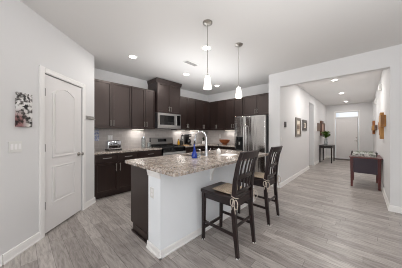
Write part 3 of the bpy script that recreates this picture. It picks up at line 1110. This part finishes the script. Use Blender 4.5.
def make_stool(label):
    t = thing('counter_stool', label, 'stool', (0, 0, 0), 0, 'counter stools at the island')
    w = M['stool']
    seat = [(-0.26, -0.20), (-0.245, -0.215), (0.20, -0.205), (0.215, -0.19), (0.215, 0.19), (0.20, 0.205), (-0.245, 0.215), (-0.26, 0.20)]
    MB().prism(seat, 'z', 0.585, 0.622, 0.008).build('seat', w, t)
    for y in (-0.178, 0.178):
        MB().bar([(-0.235, y, 0), (-0.228, y, 0.3), (-0.222, y, 0.586)], [0.016, 0.019, 0.021], [0.016, 0.019, 0.021], (0, 1, 0)).build('front_leg', w, t)
        yy = 0.182 if y > 0 else -0.182
        MB().bar([(0.250, yy, 0), (0.222, yy, 0.25), (0.205, yy, 0.45), (0.206, yy, 0.62), (0.222, yy, 0.8), (0.255, yy, 0.97), (0.300, yy * 0.99, 1.10)],
                 [0.015, 0.019, 0.02, 0.02, 0.018, 0.016, 0.014], [0.017, 0.021, 0.023, 0.024, 0.021, 0.018, 0.015], (0, 1, 0)).build('rear_leg', w, t)
        MB().box(-0.205, 0.19, y - 0.011, y + 0.011, 0.52, 0.586).build('side_apron', w, t)
        MB().bar([(-0.225, y, 0.225), (0.222, yy, 0.225)], 0.009, 0.016, (0, 1, 0)).build('side_stretcher', w, t)
    MB().box(-0.232, -0.212, -0.16, 0.16, 0.52, 0.586).build('front_apron', w, t)
    MB().box(0.196, 0.216, -0.165, 0.165, 0.52, 0.586).build('rear_apron', w, t)
    MB().bar([(-0.231, -0.165, 0.145), (-0.231, 0.165, 0.145)], 0.017, 0.010, (0, 0, 1)).build('front_stretcher', w, t)
    MB().bar([(0.215, -0.17, 0.31), (0.215, 0.17, 0.31)], 0.014, 0.009, (0, 0, 1)).build('rear_stretcher', w, t)
    # back: curved top rail, middle rail, slats

    def bx(z):
        pts = [(0.45, 0.205), (0.62, 0.206), (0.8, 0.222), (0.97, 0.255), (1.10, 0.300)]
        for (a, p), (c, q) in zip(pts, pts[1:]):
            if z <= c:
                return p + (q - p) * (z - a) / (c - a)
        return pts[-1][1]

    def rail(name, z, hh, ht, yl=0.168, bow=0.018, over=0):
        p = []
        for i in range(9):
            s = -1 + i / 4.0
            p.append((bx(z) + bow * (1 - s * s), s * (yl + over), z))
        MB().bar(p, hh, ht, (0.28, 0, 1)).build(name, w, t)
    rail('top_rail', 1.065, 0.04, 0.011, 0.185, 0.016, 0.012)
    rail('middle_rail', 0.83, 0.022, 0.009)
    rail('lower_rail', 0.675, 0.017, 0.009)
    for y in (-0.112, -0.0375, 0.0375, 0.112):
        b1 = 0.016 * (1 - (y / 0.17) ** 2)
        p = [(bx(z) + b1, y, z) for z in (0.665, 0.76, 0.85, 0.94, 1.04)]
        MB().bar(p, 0.0125, 0.006, (0, 1, 0), 0.002).build('slat', w, t)
    for x, y in ((-0.235, -0.178), (-0.235, 0.178), (0.25, -0.182), (0.25, 0.182)):
        MB().cyl((x, y, 0), (x, y, 0.012), 0.019, n=12).build('foot_glide', M['plate'], t)
    return t


def make_cushion(label):
    c = thing('seat_cushion', label, 'cushion', (0, 0, 0), 0, 'cushions tied on the counter stools')
    mb = MB()
    t = bmesh.new()
    nx = 14
    grid = []
    for side in (1, -1):
        g = []
        for i in range(nx + 1):
            row = []
            for j in range(nx + 1):
                a, b_ = -1 + 2 * i / nx, -1 + 2 * j / nx
                edge = max(0.0, 1 - max(abs(a), abs(b_)) ** 4)
                z = 0.016 + side * (0.004 + 0.012 * edge ** 0.7)
                k = 1 - 0.06 * (a * a * b_ * b_)
                row.append(t.verts.new((0.035 + a * 0.145 * k, b_ * 0.16 * k, z)))
            g.append(row)
        grid.append(g)
    for s, g in enumerate(grid):
        for i in range(nx):
            for j in range(nx):
                q = (g[i][j], g[i + 1][j], g[i + 1][j + 1], g[i][j + 1])
                t.faces.new(q if s == 0 else q[::-1])
    A, B = grid
    ring = [(i, 0) for i in range(nx)] + [(nx, j) for j in range(nx)] + [(i, nx) for i in range(nx, 0, -1)] + [(0, j) for j in range(nx, 0, -1)]
    for (i, j), (p, q) in zip(ring, ring[1:] + ring[:1]):
        t.faces.new((A[i][j], B[i][j], B[p][q], A[p][q]))
    bmesh.ops.recalc_face_normals(t, faces=t.faces[:])
    mb._merge(t)
    mb.build('pad', M['cushion'], c, True)
    for s in (-1, 1):
        mb = MB()
        y = s * 0.182
        # cord round the rear post, then two loops and two ends hanging outside
        x0 = 0.17
        mb.tube([(x0, s * 0.155, 0.016), (x0 + 0.03, s * 0.205, 0.016), (x0 + 0.075, s * 0.212, 0.008), (x0 + 0.105, s * 0.19, 0.005)], 0.0045, 8)
        for dx, ln, wd in ((-0.012, 0.075, 0.028), (0.03, 0.10, 0.024)):
            lp = []
            for i in range(14):
                a = 2 * PI * i / 14
                lp.append((x0 + 0.06 + dx + wd * math.sin(a), y + s * (0.034 + 0.004 * math.sin(a)), -0.005 - ln / 2 * (1 - math.cos(a))))
            mb.tube(lp, 0.0045, 8, True)
        for dx, ln in ((-0.02, 0.12), (0.025, 0.15)):
            mb.tube([(x0 + 0.06, y + s * 0.034, 0.0), (x0 + 0.06 + dx * 0.5, y + s * 0.037, -ln * 0.5), (x0 + 0.06 + dx, y + s * 0.036, -ln)], 0.0045, 8)
        mb.build('tie_cord', M['cord'], c, True)
    return c


spots = [(-1.19, 1.722, 0.0), (-1.215, 2.592, 0.0)]
st = make_stool('dark slat-back counter stool nearest the camera at the island')
cu = make_cushion('beige woven cushion tied onto the nearest counter stool')
for i, (x, y, a) in enumerate(spots):
    o, c = (st, cu) if i == 0 else (copy_tree(st), copy_tree(cu))
    o.location = (x, y, 0)
    o.rotation_euler = (0, 0, a)
    c.location = (x - 0.01, y, 0.6222)
    c.rotation_euler = (0, 0, a)
    if i == 1:
        o['label'] = 'dark slat-back counter stool farther from the camera, near the refrigerator'
        c['label'] = 'beige woven cushion tied onto the stool nearer the refrigerator'

# ------------------------------------------------------------ pendants
pn = None
for i, (x, y, lab) in enumerate(((-1.472, 1.675, 'white glass pendant lamp hanging over the near end of the island'),
                                 (-1.47, 2.441, 'white glass pendant lamp hanging over the far end of the island'))):
    if pn is None:
        pn = thing('pendant_lamp', lab, 'pendant lamp', (x, y, H), 0, 'pendant lamps above the island')
        MB().lathe([(0.064, 0.0), (0.064, -0.012), (0.055, -0.02), (0.012, -0.026), (0.008, -0.034)], n=28).build('canopy', M['nickel'], pn, True)
        MB().cyl((0, 0, -0.03), (0, 0, -0.70), 0.0045, n=8).build('rod', M['nickel'], pn)
        MB().lathe([(0.006, -0.675), (0.016, -0.685), (0.024, -0.70), (0.026, -0.735), (0.022, -0.737)], n=20).build('socket', M['nickel'], pn, True)
        MB().lathe([(0.027, -0.728), (0.032, -0.74), (0.039, -0.78), (0.047, -0.84), (0.053, -0.893), (0.049, -0.895), (0.043, -0.84), (0.035, -0.78),
                    (0.029, -0.745)], n=28, cap=False).build('glass_shade', M['shade'], pn, True, (0, 0, 0.03))
        MB().lathe([(0.001, -0.84), (0.018, -0.832), (0.026, -0.81), (0.02, -0.78), (0.012, -0.737)], n=16).build('bulb', M['shade'], pn, True, (0, 0, 0.03))
        o = pn
    else:
        o = copy_tree(pn)
        o.location = (x, y, H)
        o['label'] = lab
    d = bpy.data.lights.new('pendant_light', 'POINT')
    d.energy = 6
    d.shadow_soft_size = 0.05
    d.color = LAMP
    lo = bpy.data.objects.new('pendant_light', d)
    col.objects.link(lo)
    lo.location = (x, y, H - 0.93)

# ------------------------------------------------------------ counter items, left run
KZ = CT1
to = thing('toaster', 'chrome two-slot toaster on the counter by the pantry', 'toaster', (-4.06, 1.43, KZ), R90)
MB().box(-0.145, 0.145, -0.085, 0.085, 0.012, 0.21, 0.035, 4).build('body', M['chrome'], to, True)
MB().box(-0.15, 0.15, -0.08, 0.08, 0.0, 0.03, 0.006).build('base', M['black'], to)
for y in (-0.032, 0.032):
    MB().box(-0.105, 0.105, y - 0.013, y + 0.013, 0.206, 0.212).build('bread_slot', M['black'], to)
for x in (-0.075, 0.075):
    MB().box(x - 0.012, x + 0.012, -0.108, -0.083, 0.12, 0.135, 0.003).build('lever', M['black'], to)
    MB().cyl((x, -0.085, 0.065), (x, -0.10, 0.065), 0.014).build('dial', M['black'], to)
oc = thing('outlet', 'white double outlet on the backsplash above the toaster', 'outlet', (XL + 0.008, 1.445, 1.19), R90)
MB().box(-0.055, 0.055, -0.006, 0, -0.06, 0.06, 0.003).build('plate', M['plate'], oc)
for x in (-0.023, 0.023):
    MB().box(x - 0.016, x + 0.016, -0.008, -0.006, -0.035, 0.035, 0.001).build('socket', M['paper'], oc)
bt = MB().box(-0.075, 0.075, -0.012, 0, -0.125, 0.125, 0.003).build('wall_tile', M['bluetile'])
bt.location = (XL + 0.008, 1.135, 1.25)
bt.rotation_euler = (0, 0, R90)
tag(bt, 'blue and white patterned panel on the backsplash beside the pantry wall', 'wall decoration')
jr = thing('glass_canister', 'tall clear glass canister left of the range', 'jar', (-4.08, 2.16, KZ))
MB().lathe([(0.045, 0), (0.05, 0.004), (0.05, 0.24), (0.044, 0.255), (0.042, 0.255), (0.046, 0.238), (0.046, 0.008), (0.001, 0.008)], n=24, cap=False).build('glass_body', M['clear'], jr, True)
MB().lathe([(0.046, 0.255), (0.046, 0.275), (0.012, 0.282), (0.012, 0.305), (0.001, 0.308)], n=20).build('lid', M['chrome'], jr, True)
j2 = thing('glass_jar', 'short clear glass jar with steel lid beside the tall canister', 'jar', (-4.02, 2.285, KZ))
MB().lathe([(0.04, 0), (0.048, 0.006), (0.05, 0.06), (0.044, 0.12), (0.040, 0.12), (0.046, 0.06), (0.044, 0.01), (0.001, 0.01)], n=24, cap=False).build('glass_body', M['clear'], j2, True)
MB().lathe([(0.045, 0.12), (0.045, 0.14), (0.001, 0.143)], n=20).build('lid', M['steel_plain'], j2, True)

# right of the range
cb = MB().box(-0.11, 0.11, -0.16, 0.16, 0, 0.018, 0.005).build('cutting_board', M['board'])
cb.location = (-3.98, 3.40, KZ)
tag(cb, 'pale wooden cutting board on the counter right of the range', 'cutting board')
yb = thing('oil_bottle', 'amber yellow bottle beside the range', 'bottle', (-4.03, 3.265, KZ))
MB().lathe([(0.03, 0), (0.033, 0.004), (0.033, 0.11), (0.024, 0.14), (0.012, 0.16), (0.012, 0.185)], n=20).build('glass_body', M['yellow'], yb, True)
MB().lathe([(0.014, 0.185), (0.014, 0.21), (0.001, 0.212)], n=14).build('cap', M['black'], yb, True)
ck = thing('utensil_crock', 'round black crock standing on the cutting board', 'crock', (-4.0, 3.35, KZ + 0.018))
MB().lathe([(0.035, 0), (0.05, 0.01), (0.056, 0.06), (0.05, 0.11), (0.04, 0.13), (0.036, 0.13), (0.045, 0.1), (0.045, 0.02), (0.001, 0.012)], n=24, cap=False).build('pot', M['black'], ck, True)
for a, ln, tl in ((0.4, 0.19, 0.2), (2.2, 0.2, 0.25), (4.2, 0.175, 0.2)):
    MB().tube([(0.01 * math.cos(a), 0.01 * math.sin(a), 0.02), (tl * 0.2 * math.cos(a), tl * 0.2 * math.sin(a), ln)], [0.004, 0.008], 8).build('utensil', M['dark_metal'], ck)
sc_ = thing('steel_canister', 'tall brushed steel canister left of the coffee maker', 'canister', (-4.12, 3.50, KZ))
MB().lathe([(0.055, 0), (0.058, 0.004), (0.058, 0.27), (0.05, 0.28)], n=24).build('body', M['steel_plain'], sc_, True)
MB().lathe([(0.06, 0.28), (0.06, 0.305), (0.02, 0.312), (0.015, 0.335), (0.001, 0.338)], n=24).build('lid', M['dark_metal'], sc_, True)
cm = thing('coffee_maker', 'black drip coffee maker under the cabinet right of the microwave', 'coffee maker', (-4.08, 3.69, KZ), R90)
MB().box(-0.07, 0.07, -0.10, 0.10, 0, 0.035, 0.008).build('base', M['black'], cm)
MB().box(-0.07, 0.07, 0.02, 0.10, 0.035, 0.26, 0.006).build('tank', M['black'], cm)
MB().box(-0.07, 0.07, -0.10, 0.10, 0.26, 0.345, 0.014, 3).build('brew_head', M['black'], cm)
cf = MB().lathe([(0.05, 0.036), (0.062, 0.06), (0.064, 0.13), (0.045, 0.185), (0.045, 0.2)], 0, -0.045, 24).build('carafe', M['blackglass'], cm, True)
MB().tube([(0.0, -0.10, 0.18), (0, -0.14, 0.17), (0, -0.145, 0.1), (0, -0.108, 0.08)], 0.008, 8).build('handle', M['black'], cf, True)
MB().box(-0.05, 0.05, -0.103, -0.1, 0.285, 0.325, 0.001).build('panel', M['slot'], cm)

# back run
bw = thing('wooden_bowl', 'wide orange-brown wooden bowl on the back counter', 'bowl', (-3.30, 4.60, KZ))
MB().lathe([(0.06, 0), (0.075, 0.006), (0.07, 0.02), (0.12, 0.06), (0.165, 0.12), (0.18, 0.165), (0.173, 0.165), (0.155, 0.12), (0.11, 0.065), (0.06, 0.03), (0.001, 0.026)], n=36, cap=False).build('bowl_body', M['bowlwood'], bw, True)


def leaf(mb, base, tip, width, nrm):
    base, tip, nrm = Vector(base), Vector(tip), Vector(nrm).normalized()
    d = tip - base
    s = d.cross(nrm).normalized() * width
    t = bmesh.new()
    up, dn = [], []
    for q, wd, lift in ((0.0, 0.08, 0), (0.3, 0.8, 0.1), (0.6, 0.9, 0.12), (0.85, 0.5, 0.06), (1.0, 0.02, -0.02)):
        c = base + d * q + nrm * (lift * d.length)
        up.append(t.verts.new(c - s * wd))
        dn.append(t.verts.new(c + s * wd))
    for i in range(4):
        t.faces.new((up[i], dn[i], dn[i + 1], up[i + 1]))
    r_ = bmesh.ops.solidify(t, geom=t.faces[:], thickness=0.002)
    bmesh.ops.recalc_face_normals(t, faces=t.faces[:])
    mb._merge(t)


def bush(parent, name, mat, z0, h, spread, n, lw):
    mb = MB()
    for i in range(n):
        a = 2 * PI * i / n + random.uniform(-0.4, 0.4)
        q = random.uniform(0.2, 1.0)
        zz = z0 + h * random.uniform(0.15, 0.8)
        p0 = (0.25 * spread * q * math.cos(a), 0.25 * spread * q * math.sin(a), zz)
        p1 = (spread * q * math.cos(a), spread * q * math.sin(a), min(z0 + h, zz + h * random.uniform(-0.05, 0.35)))
        mb.tube([(0, 0, z0), (p0[0] * 0.6, p0[1] * 0.6, (z0 + zz) / 2), p0], 0.003, 6)
        leaf(mb, p0, p1, lw * random.uniform(0.7, 1.1), (random.uniform(-0.4, 0.4), random.uniform(-0.4, 0.4), 1))
    return mb.build(name, mat, parent)


pt = thing('potted_plant', 'small dark green plant in a white pot in the kitchen corner', 'plant', (-4.02, 4.36, KZ))
MB().lathe([(0.035, 0), (0.045, 0.004), (0.055, 0.10), (0.05, 0.10), (0.042, 0.02), (0.001, 0.015)], n=20, cap=False).build('pot', M['ceramic'], pt, True)
MB().lathe([(0.001, 0.085), (0.05, 0.085), (0.049, 0.08), (0.001, 0.08)], n=16, cap=False).build('soil', M['dark_metal'], pt)
bush(pt, 'foliage', M['leafd'], 0.085, 0.16, 0.10, 22, 0.028)
for x, lab in ((-3.72, 'white outlet plate on the back wall left of the bowl'),):
    oc2 = thing('outlet', lab, 'outlet', (x, YB - 0.008, 1.19), 0)
    MB().box(-0.035, 0.035, -0.006, 0, -0.057, 0.057, 0.003).build('plate', M['plate'], oc2)
    for z in (-0.025, 0.025):
        MB().box(-0.012, 0.012, -0.008, -0.006, z - 0.014, z + 0.014, 0.001).build('socket', M['slot'], oc2)

# ------------------------------------------------------------ pantry wall items (local frame of the diagonal wall)
c45, s45 = math.cos(DA), math.sin(DA)


def dw(u, y=0.0, z=0.0):
    return (DR[0] + u * c45 - y * s45, DR[1] + u * s45 + y * c45, z)


cv = thing('canvas_picture', 'narrow black and white abstract canvas left of the pantry door', 'picture', dw(1.857, 0, 1.367), DA)
MB().box(0, 0.158, -0.032, 0, 0, 0.37, 0.002).build('canvas', M['print'], cv)
MB().prism([(0.04, 0.22), (0.062, 0.215), (0.072, 0.20), (0.095, 0.215), (0.11, 0.235), (0.088, 0.235), (0.08, 0.25), (0.07, 0.235)], 'y', -0.0335, -0.032).build('bird_motif', M['black'], cv)
sw = thing('light_switch', 'white three-gang switch plate below the narrow canvas', 'light switch', dw(1.858, 0, 1.155), DA)
MB().box(-0.066, 0.066, -0.007, 0, -0.058, 0.058, 0.003).build('plate', M['plate'], sw)
for x in (-0.04, 0.0, 0.04):
    MB().box(x - 0.013, x + 0.013, -0.0105, -0.007, -0.03, 0.03, 0.002).build('rocker', M['paper'], sw)
kr = thing('key_rack', 'small grey metal hook rail on the wall end beside the pantry door', 'hook rail', dw(3.115, 0, 1.572), DA)
MB().box(-0.11, 0.11, -0.012, 0, -0.03, 0.03, 0.004).build('rail', M['slot'], kr)
for i in range(5):
    x = -0.085 + i * 0.0425
    MB().tube([(x, -0.01, 0.005), (x, -0.028, -0.006), (x, -0.03, -0.022), (x, -0.04, -0.03), (x, -0.048, -0.02)], 0.005, 8).build('hook', M['nickel'], kr, True)

# ------------------------------------------------------------ hall things


def hall_left(name, label, cat, y, z, group=None):
    return thing(name, label, cat, (HL, y, z), R90, group)


th = hall_left('thermostat', 'small dark thermostat on the white hall wall', 'thermostat', 4.61, 1.515)
MB().box(-0.06, 0.06, -0.02, 0, -0.07, 0.07, 0.006).build('case', M['darkframe'], th)
MB().box(-0.045, 0.045, -0.022, -0.02, -0.045, 0.05).build('screen', M['blackglass'], th)
s2 = hall_left('light_switch', 'white switch plate low on the hall wall by its corner', 'light switch', 4.34, 1.155)
MB().box(-0.036, 0.036, -0.006, 0, -0.058, 0.058, 0.003).build('plate', M['plate'], s2)
MB().box(-0.015, 0.015, -0.009, -0.006, -0.03, 0.03, 0.002).build('rocker', M['paper'], s2)


def framed(name, label, y0, y1, z0, z1, fm, art, fw, inner):
    t = hall_left(name, label, 'picture', (y0 + y1) / 2, z0, None)
    w, h = (y1 - y0) / 2, z1 - z0
    MB().prism([(-w, 0), (w, 0), (w, h), (-w, h)], 'y', -0.03, 0, 0.004, [[(-w + fw, fw), (-w + fw, h - fw), (w - fw, h - fw), (w - fw, fw)]]).build('frame', fm, t)
    MB().box(-w + fw - 0.002, w - fw + 0.002, -0.012, -0.002, fw - 0.002, h - fw + 0.002).build('print', art, t)
    for a, c, z, zz, mm in inner:
        MB().box(a * w, c * w, -0.0145, -0.012, z * h, zz * h).build('motif', mm, t)
    return t


M['beige'] = pbr('beige_print', (186, 170, 150), 0.7)
M['cream'] = pbr('cream_print', (222, 214, 200), 0.7)
framed('framed_picture', 'tall grey-framed beige picture on the left hall wall', 5.5, 6.06, 1.19, 1.755, M['silverframe'], M['beige'], 0.07,
       ((-0.5, 0.5, 0.68, 0.86, M['cream']), (-0.4, 0.4, 0.14, 0.3, M['cream']), (-0.5, 0.5, 0.4, 0.6, M['greywood'])))
framed('framed_picture', 'smaller dark-framed picture farther along the left hall wall', 6.30, 6.82, 1.38, 1.735, M['darkframe'], M['cream'], 0.09,
       ((-0.3, 0.3, 0.35, 0.65, M['silverframe']),))

# wooden wall art
wa = hall_left('wood_wall_art', 'brown plank wall art above the dark console table', 'wall art', 9.65, 1.5)
for y0, y1, z0, z1, mt, d in ((-0.86, -0.36, -0.12, 0.23, 'greywood', 0.04), (-0.22, 0.28, -0.32, 0.36, 'brownwood', 0.07), (-0.12, 0.18, -0.2, 0.2, 'pinkwood', 0.078),
                              (0.42, 0.86, -0.14, 0.28, 'brownwood', 0.05)):
    MB().box(y0, y1, -d, 0, z0, z1, 0.004).build('plank', M[mt], wa)
MB().box(-0.7, 0.7, -0.02, 0, 0.02, 0.06).build('back_batten', M['darkconsole'], wa)


def hall_right(name, label, cat, y, z, group=None):
    return thing(name, label, cat, (HR, y, z), -R90, group)


# local x = -world y
wb = hall_right('wood_wall_art', 'large gold-brown plank wall art nearest on the right hall wall', 'wall art', 5.55, 1.45)
for x0, x1, z0, z1, mt, d in ((-0.17, 0.12, -0.28, 0.30, 'gold', 0.055), (0.16, 0.62, -0.02, 0.21, 'gold', 0.075), (-0.75, -0.3, -0.06, 0.12, 'copper', 0.05), (-0.22, -0.1, -0.2, 0.24, 'copper', 0.062)):
    MB().box(x0, x1, -d, 0, z0, z1, 0.004).build('plank', M[mt], wb)
wc = hall_right('wood_wall_art', 'rust-brown cross-shaped plank wall art farther down the right hall wall', 'wall art', 8.9, 1.5)
for x0, x1, z0, z1, mt, d in ((-1.1, -0.35, -0.24, 0.27, 'copper', 0.06), (-0.3, 0.55, -0.1, 0.06, 'gold', 0.10), (0.6, 1.2, -0.1, 0.05, 'brownwood', 0.05)):
    MB().box(x0, x1, -d, 0, z0, z1, 0.004).build('plank', M[mt], wc)
MB().box(-0.9, 1.0, -0.02, 0, -0.05, 0.0).build('back_batten', M['copper'], wc)
ch = hall_right('door_chime', 'small white chime box high on the right hall wall', 'door chime', 6.1, 2.42)
MB().box(-0.11, 0.11, -0.05, 0, -0.07, 0.07, 0.006).build('case', M['plate'], ch)
MB().box(-0.09, 0.09, -0.052, -0.05, -0.05, 0.05, 0.001).build('cover', M['paper'], ch)
sm = hall_right('wall_sensor', 'small white sensor high on the right hall wall beyond the chime', 'sensor', 8.3, 2.36)
MB().box(-0.07, 0.07, -0.035, 0, -0.08, 0.08, 0.006).build('case', M['plate'], sm)
MB().box(-0.04, 0.04, -0.037, -0.035, -0.05, 0.0, 0.001).build('lens', M['slot'], sm)

# cherry bench desk against the right hall wall
bn = thing('hall_desk', 'dark cherry side table against the right hall wall', 'table', (0.03, 5.56, 0))
BL = 0.80
for x, lab in ((-0.235, 'l'), (0.235, 'r')):
    for y in (0.0, BL):
        MB().hexa([(x - 0.020, y - 0.0, 0), (x + 0.020, y - 0.0, 0), (x + 0.020, y + 0.04, 0), (x - 0.020, y + 0.04, 0)],
                  [(x - 0.030, y, 0.70), (x + 0.030, y, 0.70), (x + 0.030, y + 0.055, 0.70), (x - 0.030, y + 0.055, 0.70)], 0.003).build('leg', M['cherry'], bn)
MB().box(-0.285, 0.285, -0.02, BL + 0.075, 0.70, 0.725, 0.006).build('tabletop', M['cherry'], bn)
MB().box(-0.206, 0.206, 0.012, 0.032, 0.345, 0.70).build('end_panel', M['plum'], bn)
MB().box(-0.206, 0.206, BL + 0.015, BL + 0.035, 0.345, 0.70).build('end_panel', M['plum'], bn)
MB().box(-0.235, -0.215, 0.05, BL, 0.50, 0.70).build('side_panel', M['plum'], bn)
MB().box(0.215, 0.235, 0.05, BL, 0.50, 0.70).build('side_panel', M['plum'], bn)
ty = thing('serving_tray', 'silver and green mosaic tray with dark end handles on the cherry table', 'tray', (0.01, 5.93, 0.725))
MB().box(-0.21, 0.21, -0.22, 0.22, 0, 0.07, 0.006).build('tray_body', M['tray_mosaic'], ty)
for s in (-1, 1):
    MB().tube([(s * 0.215, -0.2, 0.02), (s * 0.225, -0.18, 0.10), (s * 0.225, 0.18, 0.10), (s * 0.215, 0.2, 0.02)], 0.011, 8).build('handle', M['black'], ty)
gar = MB()
for i in range(24):
    x, y = random.uniform(-0.17, 0.17), random.uniform(-0.15, 0.15)
    a = random.uniform(0, 2 * PI)
    leaf(gar, (x, y, 0.078), (x + 0.07 * math.cos(a), y + 0.07 * math.sin(a), 0.09 + random.uniform(0, 0.03)), 0.016, (0, 0, 1))
    gar.tube([(x, y, 0.0705), (x + 0.002, y, 0.08)], 0.003, 6)
gr = gar.build('leaf_garland', pbr('pale_sage_leaves', (150, 160, 142), 0.6))
gr.location = (0.01, 5.93, 0.725)
tag(gr, 'pale sage leaf garland lying in the mosaic tray', 'garland')

# console and vase near the front door
cs = thing('console_table', 'black-brown console table beside the front door', 'table', (-1.19, 9.12, 0))
CW, CL = 0.235, 0.92
for x in (-CW + 0.03, CW - 0.03):
    for y in (0.03, CL - 0.03):
        MB().hexa([(x - 0.02, y - 0.02, 0), (x + 0.02, y - 0.02, 0), (x + 0.02, y + 0.02, 0), (x - 0.02, y + 0.02, 0)],
                  [(x - 0.025, y - 0.025, 0.72), (x + 0.025, y - 0.025, 0.72), (x + 0.025, y + 0.025, 0.72), (x - 0.025, y + 0.025, 0.72)], 0.002).build('leg', M['darkconsole'], cs)
MB().box(-CW, CW, -0.01, CL, 0.715, 0.75, 0.005).build('tabletop', M['darkconsole'], cs)
mb = MB()
mb.box(-CW + 0.05, CW - 0.05, 0.02, 0.04, 0.64, 0.72).box(-CW + 0.05, CW - 0.05, CL - 0.04, CL - 0.02, 0.64, 0.72)
mb.box(CW - 0.04, CW - 0.02, 0.05, CL - 0.05, 0.64, 0.72).box(-CW + 0.02, -CW + 0.04, 0.05, CL - 0.05, 0.64, 0.72)
mb.build('apron', M['darkconsole'], cs)
va = thing('vase_of_greenery', 'clear glass vase of green leaves on the dark console table', 'vase', (-1.20, 9.30, 0.75))
MB().lathe([(0.05, 0), (0.062, 0.005), (0.07, 0.12), (0.05, 0.24), (0.062, 0.30), (0.058, 0.30), (0.046, 0.24), (0.064, 0.12), (0.055, 0.012), (0.001, 0.01)], n=24, cap=False).build('glass_vase', M['clear'], va, True)
lf = bush(va, 'leaves', M['leaf'], 0.30, 0.34, 0.21, 60, 0.06)
MB().tube([(0.0, 0.0, 0.02), (0.012, 0.0, 0.2), (0.0, 0, 0.34)], 0.006, 8).tube([(0.02, 0.01, 0.02), (-0.01, 0.01, 0.2), (0.0, 0.0, 0.36)], 0.005, 8).build('stems', M['leafd'], va)
dm = MB().box(-0.42, 0.42, -0.25, 0.25, 0, 0.012, 0.004).build('door_mat', M['mat'])
dm.location = (-0.65, 10.85, 0)
tag(dm, 'brown door mat on the floor before the front door', 'door mat')
